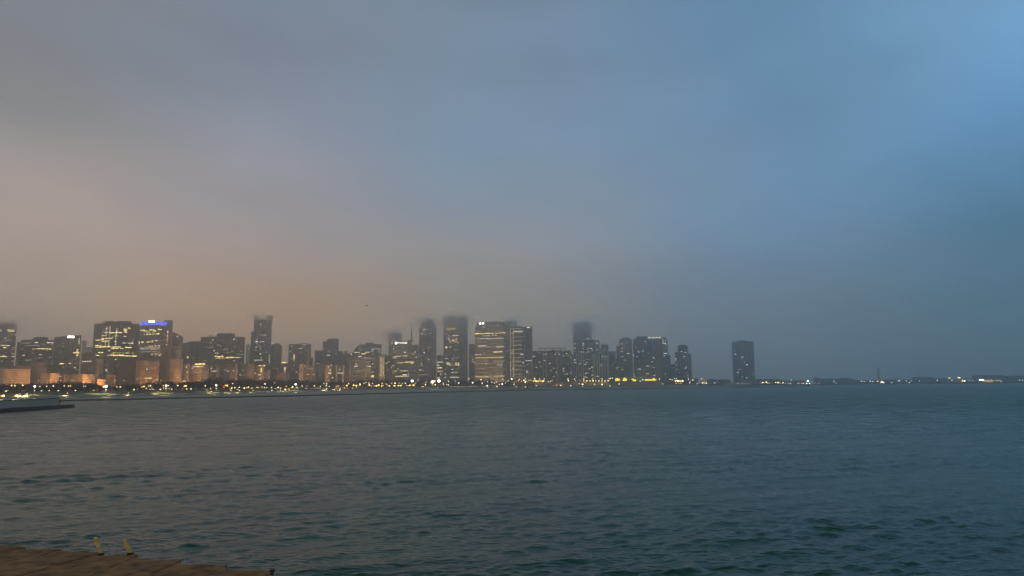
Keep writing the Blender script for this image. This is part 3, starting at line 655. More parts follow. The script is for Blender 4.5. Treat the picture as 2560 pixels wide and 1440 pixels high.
b = Bld('apartment_tower', 'hazy tower with a brightly lit crown behind the massive dark blue tower', 2700, [(1654, 1669, 849), (1656, 1666, 843, 3, 0), (1669, 1676, 888, 8)], 'teal')
b.panels(zoom(*Z8, [(60, 82, 292, 3, 'w'), (88, 120, 315, 2.6, 'w'), (95, 125, 345, 3, 'c'), (105, 130, 380, 2.6, 'Y'), (138, 162, 383, 3, 'Y'), (145, 160, 345, 2.4, 'w'), (160, 180, 405, 2.4, 'd'), (115, 175, 460, 1.6, 'd'), (122, 178, 548, 3, 'c'), (125, 145, 587, 3, 'c'), (148, 165, 882, 2.6, 'w'), (172, 190, 940, 2, 'd'), (160, 185, 755, 2, 'd')]))
b = Bld('apartment_tower', 'slim dark tower with clipped top corners standing apart at the right', 2600, [(1694, 1720, 867.5), (1694.6, 1699, (867, 861.5), 1, 0), (1699, 1714, 861.5, 1, 0), (1714, 1719.4, (861.5, 867), 1, 0), (1687, 1695, 880, 14), (1676, 1689, 911, 20)], 'blue')
b.panels(zoom(*Z8, [(410, 428, 518, 3, 'c'), (470, 496, 532, 2.4, 'c'), (452, 475, 600, 2.4, 'w'), (436, 452, 630, 2, 'd'), (316, 334, 637, 3, 'c'), (320, 334, 665, 2.4, 'w'), (348, 362, 688, 2.2, 'w'), (328, 345, 738, 2.6, 'w'), (488, 506, 768, 2.4, 'w'), (470, 490, 788, 2.8, 'c'), (334, 350, 808, 2.4, 'w'), (312, 328, 818, 2.4, 'w'), (372, 388, 862, 2.4, 'd'), (490, 530, 858, 1.4, 'e'), (515, 528, 906, 2.4, 'w'), (520, 535, 940, 2.4, 'w'), (400, 412, 792, 1.6, 'd'), (270, 305, 775, 1.8, 'd')]))
Bld('apartment_tower', 'narrow blue grey tower leaning against the slim dark one with clipped corners', 2640, [(1720, 1728, 884)], 'slate')
# low podiums with bright arcades
b = Bld('arcade_podium', 'low dark podium with blazing yellow arcades under the apartment towers', 2330, [(1536, 1662, 953)], 'brown', depth=20)
b.panels(zoom(*Z7, [(820, 895, 1022, 6, 'A'), (845, 870, 1008, 3, 'A'), (938, 1005, 1020, 6, 'A'), (955, 985, 1004, 4, 'A'), (1072, 1098, 1012, 3, 'A'), (1095, 1145, 1026, 6, 'A'), (1270, 1440, 1020, 4, 'A'), (1300, 1360, 1010, 2, 'A'), (1390, 1425, 1008, 3, 'A')]), name='lit_arch', tier=0, proud=.6)
b.box_on('upper_terrace', 1540, 1654, 943.5, 953.5, STY['brown'], 9, 14)
for x0, x1, y0, y1 in ((1538, 1549, 947, 952), (1541, 1546, 945.4, 947), (1557, 1567, 947, 952), (1559.5, 1564, 944.5, 947), (1582, 1590, 949, 953), (1579, 1583, 946.5, 949), (1612, 1640, 948, 951.5), (1632, 1637, 945.5, 948)):
    b.box_on('lit_arch', x0, x1, y0, y1, G['A'], 8, .8)
b = Bld('arcade_podium', 'low podium with a row of amber lamps under the white finned slab', 2320, [(1330, 1366, 952), (1366, 1420, 955, 8), (1420, 1536, 953.5, 4)], 'brown')
q = random.Random(12)
for k in range(16): b.panel(1292 + k * 0, 1294, 0, 1, 'y') if 0 else None
for x in [1458 + 7.6 * k for k in range(9)] + [1332 + 5.2 * k for k in range(6)]:
    b.box_on('lit_arch', x, x + q.uniform(2.2, 4.2), 950.5, 953.6, G['Y'], -3, .8)

# lift houses and cooling plant on the flat roofs
for s_ in ALL:
    x0, x1, yt = s_.dim[:3]
    if isinstance(yt, tuple) or x1 - x0 < 17 or yt > 925: continue
    q = random.Random(int(x0 * 5 + x1))
    for k in range(q.randint(1, 3)):
        w_ = q.uniform(3, 9)
        u_ = q.uniform(x0 + 3, x1 - 3 - w_)
        if 0 < u_ < 2500: s_.box_on('roof_plant', u_, u_ + w_, yt - q.uniform(.8, 2.4), yt + .5, M_roof, 16 + 4 * k, 6)

# faint windows, the many rooms lit only dimly
for s_ in ALL:
    x0, x1, yt = s_.dim[:3]
    yt = max(yt) if isinstance(yt, tuple) else yt
    x0, x1, yb = max(x0, 0), min(x1, 2560), 944
    n_ = int((.35 if s_.mat in (STY['blue'], STY['teal']) else 1) * min(46, (x1 - x0) * (yb - yt) / 170))
    if yb - yt > 22: s_.scatter(n_, (x0 + 1.5, x1 - 1.5, yt + 7, yb), 'ddeed', (1.2, 4.2), 1.3, 3.4, seed=int(x0 * 3 + yt))

# --- curved tower far right
q = at(1858, 950, 2900)
b = tag(empty('apartment_tower', (q.x, 2900, 0)), 'dark curved tower standing alone near the harbour with a small round penthouse', 'building')
zt = at(1858, 855, 2900).z
n, pv, pf, puv = 54, [], [], []
for k in range(n):
    t = 2 * math.pi * k / n
    rr_ = 29 + 11 * math.cos(3 * t + 2.2)
    pv.append((rr_ * math.cos(t), rr_ * math.sin(t)))
mx_ = max(p[0] for p in pv); mn_ = min(p[0] for p in pv)
sc_ = (at(1883.5, 900, 2900).x - at(1831.5, 900, 2900).x) / (mx_ - mn_)
pv = [((x - (mx_ + mn_) / 2) * sc_, y * sc_) for x, y in pv]
vv = [(x, y, 0) for x, y in pv] + [(x, y, zt) for x, y in pv]
for k in range(n):
    j = (k + 1) % n
    pf.append([k, j, n + j, n + k])
    puv.append([(k * 4, 0), (k * 4 + 4, 0), (k * 4 + 4, zt), (k * 4, zt)])
link('facade', mesh('facade', vv, pf, STY['blue'], puv), b)
link('roof', mesh('roof', [(x * 1.012, y * 1.012, zt - 1) for x, y in pv] + [(x * 1.012, y * 1.012, zt + 1) for x, y in pv], [list(range(n - 1, -1, -1)), list(range(n, 2 * n))] + [[k, (k + 1) % n, n + (k + 1) % n, n + k] for k in range(n)], M_roof), b)
MB().lathe([(19, 0), (19, 4.2), (15, 6.2), (9, 7)], 20, (3, 0, zt)).build('penthouse', M_roof, b)
MB().lathe([(1.3, 0), (1.3, 2.4)], 8, (10, -8, zt + 6)).build('roof_light', G['w'], b)


def curved(a, c, y, h, k):
    """window on the curved wall"""
    xx = ((1640 + (a + c) / 2 / 6.546) - 1857.5) / 26 * (mx_ - mn_) / 2 * sc_
    xx += (y - 650) * -.006
    fy = min((p[1] for p in pv if abs(p[0] - xx) < 6), default=0)
    d = at(1640 + (a + c) / 2 / 6.546, 800 + y / 6.546, 2900 + fy)
    o = link('lit_window', PANEL['d' if k == 'w' else 'e' if k == 'd' else k], b, (xx, fy - .2, d.z))
    o.scale = ((c - a) / 6.546 / F * 2900 * .8, 3, h / F * 2900 * .6)


for r_ in [(1270, 1300, 562, 2.4, 'c'), (1375, 1425, 608, 2.4, 'c'), (1445, 1470, 580, 2, 'w'), (1440, 1470, 655, 2.2, 'w'), (1420, 1438, 687, 2.6, 'c'), (1443, 1478, 734, 3, 'c'), (1335, 1352, 752, 2, 'd'), (1320, 1350, 812, 2.4, 'w'), (1370, 1400, 793, 2, 'd'), (1300, 1335, 858, 2.6, 'c'), (1310, 1330, 900, 2, 'd'), (1380, 1400, 928, 2.4, 'w'), (1445, 1465, 945, 2.6, 'c'), (1470, 1488, 870, 2.2, 'w'), (1480, 1490, 900, 2, 'd'), (1540, 1555, 885, 2, 'd'), (1565, 1600, 886, 2, 'd'), (1560, 1590, 785, 2, 'd'), (1580, 1610, 830, 2.4, 'w'), (1575, 1590, 950, 2, 'd'), (1410, 1425, 465, 2, 'd'), (1400, 1415, 430, 1.6, 'd'), (1268, 1285, 520, 2, 'd'), (1395, 1408, 645, 2, 'd')]:
    curved(*r_)

# ------------------------------------------------------------------ lake shore
SH = [(-700, 640), (-300, 650), (-60, 660), (120, 690), (200, 720), (300, 780), (420, 850), (560, 930), (650, 1050), (760, 1280), (960, 1540), (1160, 1760), (1400, 2080), (1600, 2220), (1745, 2330)]


def shore_D(px):
    for (a, d0), (b_, d1) in zip(SH, SH[1:]):
        if a <= px <= b_: return d0 + (d1 - d0) * (px - a) / (b_ - a)
    return SH[0][1] if px < SH[0][0] else 2600


SP = []
for px in range(-700, 1746, 15):
    D = shore_D(px)
    p = at(px, 965, D)
    SP.append(Vector((p.x, D, 0)))
SN = []
for i in range(len(SP)):
    t = (SP[min(i + 3, len(SP) - 1)] - SP[max(i - 3, 0)]).normalized()
    SN.append(Vector((-t.y, t.x, 0)))


def strip(name, prof, mat, kind='structure'):
    v, f, n_ = [], [], len(prof)
    for p, nn in zip(SP, SN):
        for d, z_ in prof:
            q_ = p + nn * d
            v.append((q_.x, q_.y, z_))
    for i in range(len(SP) - 1):
        for k in range(n_ - 1):
            a = i * n_ + k
            f.append([a, a + n_, a + n_ + 1, a + 1])
    return tag(link(name, mesh(name, v, f, mat)), kind=kind)


M_sea = plain('seawall_concrete', (.36, .34, .29), .85, .3, .08)
M_lawn = plain('lawn_grass', (.06, .075, .022), .95, .45, .03)
M_soil = plain('park_ground', (.02, .022, .014), .95, .4, .02)
M_asph = plain('asphalt', (.05, .05, .052), .85, .2, .1)
strip('seawall', [(0, -2), (0, .75), (2.5, .8), (5, .8), (5, 1.7), (8, 1.7), (8, 2.6), (13, 2.65)], M_sea)
strip('lawn', [(13, 2.64), (26, 3.5), (48, 4.3), (75, 4.4)], M_lawn)
strip('road', [(75, 4.41), (100, 4.43)], M_asph)
# park and city ground as one sheet
v = [(*(p + nn * 99)[:2], 4.40) for p, nn in zip(SP, SN)]
back = [(3800, 2700, 4.4), (5200, 6000, 4.4), (-5200, 6000, 4.4), (-5600, 900, 4.4)]
tag(link('ground', mesh('ground', v + back, [list(range(len(v) + 4))], M_soil)), kind='structure')

# harbour pier strip on the far right
for nm, x0, x1, d0, d1, zz in (('pier_ground', 1735, 2035, 2560, 2700, 2.2), ('pier_ground', 2030, 2700, 2720, 2860, 2.0)):
    a, c = at(x0, 960, d0), at(x1, 960, d0)
    o = MB().box(a.x, c.x, d0, d1, -2, zz).build('pier', M_conc)
    tag(o, kind='structure')

# ------------------------------------------------------------------ breakwater with harbour light
BW = [(118, 535), (300, 565), (460, 620), (720, 690), (960, 840), (1200, 1030), (1420, 1200), (1660, 1330), (1920, 1520), (2022, 1640)]
pts = []
for (a, d0), (c, d1) in zip(BW, BW[1:]):
    for k in range(24):
        t = k / 24
        D = d0 + (d1 - d0) * t
        p = at(a + (c - a) * t, 970, D)
        pts.append(Vector((p.x, D, 0)))
q = random.Random(3)
m = MB()
for i, p in enumerate(pts):
    t = (pts[min(i + 1, len(pts) - 1)] - pts[max(i - 1, 0)]).normalized()
    nn = Vector((-t.y, t.x, 0))
    for d, z_ in ((-3.2, -1), (-2.4, .55), (-1.2, 1.0), (1.2, 1.02), (2.4, .6), (3.2, -1)):
        w = p + nn * (d + q.uniform(-.35, .35))
        m.v.append((w.x, w.y, z_ + q.uniform(-.14, .14)))
for i in range(len(pts) - 1):
    for k in range(5):
        a = i * 6 + k
        m.f.append([a, a + 1, a + 7, a + 6])
m.f += [list(range(6)), list(range(len(m.v) - 1, len(m.v) - 7, -1))]
M_rock = plain('wet_rock', (.03, .03, .03), .8, .5, .4)
tag(m.build('breakwater', M_rock), 'long low dark stone breakwater crossing the harbour', 'breakwater')
e = pts[-1] + Vector((4, 4, 0))
hl = tag(empty('harbour_light', (e.x, e.y, 0)), 'small harbour light with pale green lamps on the breakwater end', 'beacon')
MB().lathe([(5.2, -1), (5, 1.6), (4.4, 2.6)], 14).build('base', M_rock, hl)
MB().lathe([(1.5, 2.6), (1.1, 9.5), (2.2, 9.7), (2.2, 10.2)], 10).build('tower', M_metal, hl)
GREENW = glow('beacon_lamp', (.75, 1, .85), 7)
MB().lathe([(1.4, 10.2), (1.6, 11.4), (.8, 12.6), (.1, 13)], 10).build('lamp', GREENW, hl)
for dx in (-3, 3.4): MB().lathe([(.5, 0), (.9, .8), (.5, 1.6)], 8, (dx, 0, 6.6 - abs(dx) * .3)).build('side_lamp', GREENW, hl)
MB().box(-3.2, 3.6, -.2, .2, 5.4, 5.8).build('cross_arm', M_metal, hl)

# ------------------------------------------------------------------ left pier
M_pierwall = plain('pale_blue_concrete', (.42, .40, .35), .75, .15, .05)
pr = tag(empty('harbour_pier', (-290, 330, 0)), 'dark quay with a pale grey upper wall reaching in from the left', 'pier')
e0, e1 = on_level(-420, 1062, 0), on_level(186, 1019, 0)
t = (e1 - e0).normalized()
nn = Vector((-t.y, t.x, 0))
o_ = pr.location


def slab(name, mat, pts_, z0, z1):
    vv = [(p.x - o_.x, p.y - o_.y, z0) for p in pts_] + [(p.x - o_.x, p.y - o_.y, z1) for p in pts_]
    k = len(pts_)
    return link(name, mesh(name, vv, [list(range(k - 1, -1, -1)), list(range(k, 2 * k))] + [[i, (i + 1) % k, k + (i + 1) % k, k + i] for i in range(k)], mat), pr)


slab('quay', M_dark, [e0, e1 - t * 3, e1, e1 + nn * 3, e1 - t * 2 + nn * 6, e0 + nn * 26], -2, 1.5)
w0, w1 = e0 + nn * 2.5, e1 - t * 13.0 + nn * 2.0
slab('upper_wall', M_pierwall, [w0, w1, w1 + nn * 1.6, w0 + nn * 1.6], 1.49, 4.3)
slab('coping', M_dark, [w0 - nn * .15, w1 - nn * .15 + t * .15, w1 + nn * 1.8 + t * .15, w0 + nn * 1.8], 4.3, 4.6)
slab('fender_strip', M_rock, [e0 - nn * .2, e1 - t * 3 - nn * .2, e1 - t * 3 + nn * .1, e0 + nn * .1], .2, .7)
q = e1 - t * 9 + nn * 3
nb = tag(empty('mooring_post', (q.x, q.y, 1.5)), 'short black post with a wide head on the pier end', 'post')
MB().lathe([(.35, 0), (.22, .2), (.2, 1.3)], 8).build('shaft', M_dark, nb)
MB().lathe([(.25, 1.25), (.45, 1.5), (.45, 1.8), (.2, 2.0)], 10).build('head', M_dark, nb)

# ------------------------------------------------------------------ near stone ledge with ladder
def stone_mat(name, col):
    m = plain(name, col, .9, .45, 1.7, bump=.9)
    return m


M_led = [stone_mat('lamp_brown_stone', (.355, .15, .056)), stone_mat('lamp_brown_stone', (.33, .15, .05)), stone_mat('lamp_brown_stone', (.35, .163, .056))]  # the brown holds the warm lamplight that falls on the ledge
EDGE = [(-160, 1348, 1350), (-30, 1360, 1358), (64, 1366, 1371), (153, 1371, 1376), (250, 1381, 1386), (348, 1386, 1398), (455, 1399, 1409), (567, 1410, 1423), (684, 1423, 1440)]
q = random.Random(21)
ZL = 2.0
LW = ['at the left edge of the photo', 'second from the left edge', 'third from the left edge', 'under the left ladder rail', 'under the right ladder rail', 'just right of the ladder', 'with a pale squared corner', 'at the water end of the ledge']
for i in range(len(EDGE) - 1):
    a = on_level(EDGE[i][0], EDGE[i][2], ZL)
    c = on_level(EDGE[i + 1][0], EDGE[i + 1][1], ZL)
    d = (c - a)
    L = d.length
    d.normalize()
    nn = Vector((d.y, -d.x, 0))
    if nn.y > 0: nn = -nn
    for row in range(2):
        dep0, dep1 = (0, 2.1) if row == 0 else (2.1, 7.5)
        bm = bmesh.new()
        nx, ny = 22, 12 if row == 0 else 18
        zb = ZL
        grid = []
        for iy in range(ny + 1):
            rowv = []
            for ix in range(nx + 1):
                u, w = ix / nx, iy / ny
                p = a + d * (L * u) + nn * (dep0 + (dep1 - dep0) * w)
                ed = min(u, 1 - u) * L
                ew = min(w, 1 - w) * (dep1 - dep0)
                drop = -.006 * max(0, 1 - ed / .05) ** 2 - (.05 * max(0, 1 - ew / .06) ** 2 if iy < 3 and row == 0 else 0)
                from mathutils import noise as mn
                nz = mn.noise(Vector((p.x * 1.1, p.y * 1.1, 0))) * .05 + mn.noise(Vector((p.x * 4, p.y * 4, 0))) * .035 + mn.noise(Vector((p.x * 11, p.y * 11, 0))) * .015
                if iy == 0: p = p - nn * (mn.noise(Vector((p.x * 1.7, 3.1, i))) * .28 + mn.noise(Vector((p.x * 6, 1.1, i))) * .14)
                rowv.append(bm.verts.new((p.x, p.y, zb + nz + drop)))
            grid.append(rowv)
        for iy in range(ny):
            for ix in range(nx):
                bm.faces.new((grid[iy][ix], grid[iy + 1][ix], grid[iy + 1][ix + 1], grid[iy][ix + 1]))
        rim = grid[0] + [r_[-1] for r_ in grid[1:]] + grid[-1][::-1][1:] + [r_[0] for r_ in grid[1:-1]][::-1]
        low = [bm.verts.new((v_.co.x, v_.co.y, -1.5)) for v_ in rim]
        rim = [bm.verts.new(v_.co) for v_ in rim]
        for k in range(len(rim)):
            j = (k + 1) % len(rim)
            bm.faces.new((rim[k], rim[j], low[j], low[k]))
        bmesh.ops.recalc_face_normals(bm, faces=bm.faces[:])
        me = bpy.data.meshes.new('stone_block')
        bm.to_mesh(me)
        bm.free()
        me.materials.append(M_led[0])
        for p_ in me.polygons: p_.use_smooth = True
        o = link('stone_block', me)
        if row == 0: tag(o, 'brown stone ledge block ' + LW[i], 'stone block', 'stone blocks of the near ledge')
        else: tag(o, 'inner brown stone slab of the near ledge', 'stone block', 'inner slabs of the near ledge')

# filler slab added just below the block tops so gaps show brown, not dark
bed = []
for px, y0_, y1_ in EDGE: bed += [on_level(px - 3, y0_ + 5, ZL), on_level(px + 1, y1_ + 5, ZL)]
bed = bed[:-1] + [on_level(684, 1760, ZL), on_level(-160, 1760, ZL)]
k = len(bed)
o = link('filler_slab', mesh('filler_slab', [(p.x, p.y, ZL - .035) for p in bed] + [(p.x, p.y, -1.4) for p in bed], [list(range(k - 1, -1, -1)), list(range(k, 2 * k))] + [[i, (i + 1) % k, k + (i + 1) % k, k + i] for i in range(k)], M_led[0]))
tag(o, 'added brown filler slab showing in the seams between the ledge blocks', 'ledge')

M_post = plain('worn_yellow_paint', (.85, .50, .14), .55, .25, 6)
p1, p2 = on_level(252, 1384, ZL), on_level(325, 1383, ZL)
ld = tag(empty('quay_ladder', ((p1.x + p2.x) / 2, (p1.y + p2.y) / 2, ZL)), 'pair of yellow ladder rails rising from the brown stone ledge', 'ladder')
for (bx, by, tx, ty) in ((252.5, 1385, 239, 1346), (325.5, 1384, 312, 1351)):
    base, tip = on_level(bx, by, ZL), at(tx, ty, on_level(bx, by, ZL).y + .15)
    o = ld.location
    m = MB()
    mid_ = base.lerp(tip, .85)
    m.tube(base - o - (tip - base) * .35, mid_ - o, .092, .09, 8)
    m.tube(mid_ - o, tip - o + Vector((0, .0, 0)), .09, .085, 8)
    m.build('grab_rail', M_post, ld, True)
    e_ = (tip - base).normalized()
    MB().tube(tip - o - e_ * .02, tip - o + e_ * .05, .085, .05, 8).build('rail_cap', M_white, ld)
    MB().lathe([(.13, -.12), (.13, .03), (.09, .05)], 10, tuple(base - o)).build('base_plate', M_dark, ld)
for k in range(4):
    MB().tube(p1 - ld.location + Vector((0, .25, -.5 - .45 * k)), p2 - ld.location + Vector((0, .25, -.5 - .45 * k)), .04, .04, 6).build('rung', M_dark, ld)
q = on_level(680, 1434, ZL)  # black piece added to stand for a dark wet corner of the ledge
cl = tag(empty('corner_stub', (q.x, q.y, ZL)), 'small black cleat on the tip of the stone ledge', 'stub')
cl.scale = (.6, .6, .6)
MB().lathe([(.12, -.1), (.08, .16)], 8).build('stub_post', M_dark, cl)
MB().tube((-.16, 0, .17), (.16, 0, .2), .05, .08, 8).build('stub_bar', M_dark, cl)

# ------------------------------------------------------------------ trees
def tree_meshes(seed, hgt=14, wid=6, n=420, leafy=True):
    q = random.Random(seed)
    t = MB()
    t.tube((0, 0, -.3), (0, 0, hgt * .35), .38, .25, 7)
    tips = []
    for k in range(9):
        a = k * 2.4 + q.random()
        z0 = hgt * q.uniform(.22, .42)
        L = hgt * q.uniform(.3, .5)
        tip = Vector((math.cos(a) * wid * q.uniform(.4, .8), math.sin(a) * wid * q.uniform(.4, .8), z0 + L))
        t.tube((0, 0, z0), tip, .17, .05, 5)
        tips.append(tip)
    c = MB()
    for k in range(n):
        tp = q.choice(tips)
        f = q.random() ** .5
        p = Vector((0, 0, hgt * .2)).lerp(tp, f) + Vector((q.gauss(0, 1), q.gauss(0, 1), q.gauss(0, 1.0))) * wid * .24
        p.z = max(hgt * .05 + q.random() * .8, min(hgt, p.z))
        s_ = q.uniform(.5, 1.25)
        u = Vector((q.gauss(0, 1), q.gauss(0, 1), q.gauss(0, 1))).normalized()
        w = u.orthogonal().normalized()
        b0 = len(c.v)
        c.v += [tuple(p + u * s_), tuple(p + w * s_ * .6), tuple(p - u * s_), tuple(p - w * s_ * .6)]
        c.f.append([b0, b0 + 1, b0 + 2, b0 + 3])
    return mesh('trunk', t.v, t.f, M_bark), mesh('crown', c.v, c.f, M_leaf if leafy else M_leafb)


PROTO = [tree_meshes(k, 14 + (k % 3), 5.6 + .5 * (k % 2), 430, k % 2 == 0) for k in range(5)]
q = random.Random(31)


def put_tree(p, h, label, group):
    tr, cr = PROTO[q.randrange(5)]
    e_ = tag(empty('tree', (p.x, p.y, p.z), q.uniform(0, 6.28)), label, 'tree', group)
    s_ = h / 15
    e_.scale = (s_ * q.uniform(.95, 1.3), s_ * q.uniform(.95, 1.3), s_)
    link('trunk', tr, e_)
    link('crown', cr, e_)


TOPS = [(-40, 958), (60, 957), (150, 953), (225, 953), (262, 963), (300, 962), (350, 955), (420, 953), (470, 951), (520, 946), (600, 945), (650, 948), (700, 943), (760, 949), (860, 952), (915, 947), (960, 944), (1020, 944), (1045, 953), (1060, 947), (1100, 953), (1120, 948), (1180, 949), (1200, 946), (1260, 952), (1290, 952), (1340, 957), (1420, 959), (1500, 960)]


def top_y(px):
    for (a, y0), (b_, y1) in zip(TOPS, TOPS[1:]):
        if a <= px <= b_: return y0 + (y1 - y0) * (px - a) / (b_ - a)
    return 958


x = -60.0
while x < 1330:
    for rowi, off in enumerate((125, 210)):
        xx = x + q.uniform(-4, 4) + rowi * 6
        D = shore_D(xx) + off + q.uniform(-15, 15)
        zt = at(xx, top_y(xx) + (q.uniform(-1.5, 4) if rowi else q.uniform(1, 9)), D).z
        g = at(xx, 965, D)
        h = min(19, max(6, zt - 4.4))
        put_tree(Vector((g.x, D, 4.3)), h, 'dark leafless looking tree in the park belt along the far shore', 'trees of the shore park')
    x += 11.5 if x < 700 else 8.5
for (x0, x1, y, D) in ((1772, 1800, 946, 2600), (1802, 1829, 946.5, 2610), (1902, 1948, 949, 2640)):
    xx = x0
    while xx < x1:
        g = at(xx, 958, D)
        put_tree(Vector((g.x, D + q.uniform(0, 20), 2.2)), at(xx, y + 2 * abs((xx - (x0 + x1) / 2) / (x1 - x0)) * 2, D).z - 2, 'dark tree on the low point near the lone curved tower', 'trees on the harbour point')
        xx += 5.5
put_tree(Vector((at(2041, 958, 2740).x, 2740, 2)), at(2041, 942, 2740).z - 2, 'lone dark tree at the near end of the long pier', None)

# ------------------------------------------------------------------ lamps
LG = {
    'w': glow('lamp_white', (1, .78, .46), 3.3), 'y': glow('lamp_amber', (1, .58, .16), 2.8), 'o': glow('lamp_orange', (1, .30, .05), 2.4),
    'W': glow('lamp_bright_white', (1, .96, .80), 9), 'Y': glow('lamp_bright_yellow', (1, .70, .20), 4.5), 'r': glow('lamp_red', (1, .07, .03), 2.5), 'g': glow('lamp_green', (.1, 1, .7), 2.2),
    'c': glow('lamp_cool', (.8, .92, 1), 3.5),
}
HEAD = {k: (lambda m: mesh('lamp_head', m.v, m.f, LG[k], smooth=True))(MB().lathe([(.15, -.55), (.6, -.3), (.75, 0), (.6, .35), (.15, .6)], 8)) for k in LG}
POLE = (lambda m: mesh('pole', m.v, m.f, M_metal))(MB().tube((0, 0, 0), (0, 0, 1), .13, .09, 6).lathe([(.3, 0), (.3, .05), (.14, .08)], 6))
CNAME = dict(w='white', y='amber', o='orange', W='bright white', Y='bright yellow', r='red', g='green', c='cool white')
QUAL = {}


def lamp(px, py, k, size=1.0, D=None, light=0, label=None):
    if D is None:
        D = shore_D(px) + (22 if light else 70 + rnd.uniform(0, 45))
        if px > 1745: D = 2600 + rnd.uniform(0, 60) if px < 2030 else 2760 + rnd.uniform(0, 60)
        z_ = at(px, py, D).z
        if z_ < 6.2:                                  # low lamps stand on the waterfront walk
            D = max(shore_D(px) + 8 if px < 1745 else D, min(D, (9 - 5.5) * F / max(1, py - y_horizon(px))))
    p = at(px, py, D)
    gz = 4.4 if px < 1745 else 2.2
    if px < 1745 and D < shore_D(px) + 20:
        gz = 1.7
        if px < 860 and not light: light = 1100
    z_ = max(p.z, gz + 1.4)
    where = 'in the left shore park' if px < 430 else 'in the middle shore park' if px < 860 else 'below the office towers' if px < 1330 else 'below the apartment towers' if px < 1760 else 'on the harbour point' if px < 2035 else 'on the long pier'
    lab = label or f'{CNAME[k]} lit street lamp {where}'
    e_ = tag(empty('street_lamp', (p.x, D, gz)), lab, 'street lamp', None if label else f'{CNAME[k]} lamps {where}')
    po = link('pole', POLE, e_)
    po.scale = (1, 1, z_ - gz)
    he = link('lamp_head', HEAD[k], e_, (0, 0, z_ - gz))
    s_ = size * D / 1500 * (1.45 if k in 'WY' else 1.25)
    he.scale = (s_, s_, s_)
    if light:
        ldt = bpy.data.lights.new('lamp_light', 'SPOT')
        ldt.spot_size = R(164)
        ldt.spot_blend = .35
        ldt.energy = light * 3
        ldt.color = (1, .84, .36)
        ldt.shadow_soft_size = .8
        lo = bpy.data.objects.new('lamp_light', ldt)
        lo.location = (p.x, D - 2, z_ - 1)
        COL.objects.link(lo)


def lamps(zz, rows):
    for r_ in rows:
        x_, y_, k = r_[:3]
        s_ = r_[3] if len(r_) > 3 else 1.0
        lamp(zz[0] + x_ / zz[2], zz[1] + y_ / zz[2], k, s_)


lamps(Z1, [(160, 1020, 'y', 1.4), (208, 1022, 'w', 1.2), (316, 1018, 'w', 1.2), (552, 1030, 'w'), (648, 1028, 'w'), (738, 1026, 'w', 1.2), (890, 1024, 'w'), (950, 1026, 'y', 1.2), (975, 1024, 'y', 1.3), (1158, 1028, 'w', .9), (1185, 1026, 'w', .8), (82, 1096, 'w', 1.3), (478, 1090, 'w'), (575, 1092, 'w'), (680, 1088, 'y', 1.2), (805, 1090, 'w'), (1045, 1087, 'w', 1.1), (1300, 1085, 'w', .9), (272, 1133, 'o', 1.1), (372, 1133, 'w'), (935, 1125, 'y', 1.1), (280, 1180, 'w', .9), (350, 1187, 'y', 1.2), (374, 1184, 'w', .9), (110, 1085, 'w', .6)])
lamp(87, 966, 'W', 1.6, None, 2500, 'tall bright white lamp in the park above the left pier')
lamp(8, 995, 'Y', 2.2, 640, 700, 'large orange yellow flare lamp at the left edge above the pier')
lamp(42, 995, 'Y', 2.2, 645, 700, 'large orange yellow flare lamp second from the left edge')
lamp(3, 996, 'o', 2.0, 642, 0, 'small orange lamp beside the leftmost flare lamp')
lamp(37, 996, 'o', 1.6, 648, 0, 'small orange lamp beside the second flare lamp')
lamp(265, 966, 'W', 2.3, None, 16000, 'brightest white lamp with a wide glow in the left shore park')
lamp(259, 967, 'Y', 1.4, None, 0, 'yellow lamp beside the brightest white park lamp')
lamps(Z2, [(270, 1168, 'w', 1.2), (435, 1125, 'w'), (485, 1125, 'w', 1.3), (690, 1163, 'w', 1.3), (740, 1155, 'o', .7), (810, 1125, 'y', 1.2), (840, 1116, 'Y', 1.1), (875, 1145, 'w'), (905, 1110, 'y'), (935, 1108, 'w', 1.4), (930, 1160, 'w'), (975, 1160, 'w', .9), (960, 1140, 'y', .8), (1085, 1163, 'w', 1.3), (1050, 1195, 'w', .7), (1130, 1105, 'y', 1.2), (1205, 1103, 'w', 1.1), (1135, 1140, 'w', .9), (1170, 1145, 'w', 1.1), (1215, 1148, 'y', .9), (1255, 1157, 'w', 1.1), (1345, 1103, 'w', 1.4), (1440, 1120, 'y', 1), (1470, 1108, 'Y', 1.3), (1410, 1150, 'o', .9), (1480, 1155, 'w'), (1545, 1155, 'w', 1.1), (1425, 1042, 'w', .9), (1460, 1040, 'w', .9), (610, 1215, 'w', .7), (685, 1182, 'o', .7), (90, 1175, 'w', .6)])
lamp(415.5, 964, 'W', 1.5, None, 7000, 'bright white lamp with several small lamps beneath it')
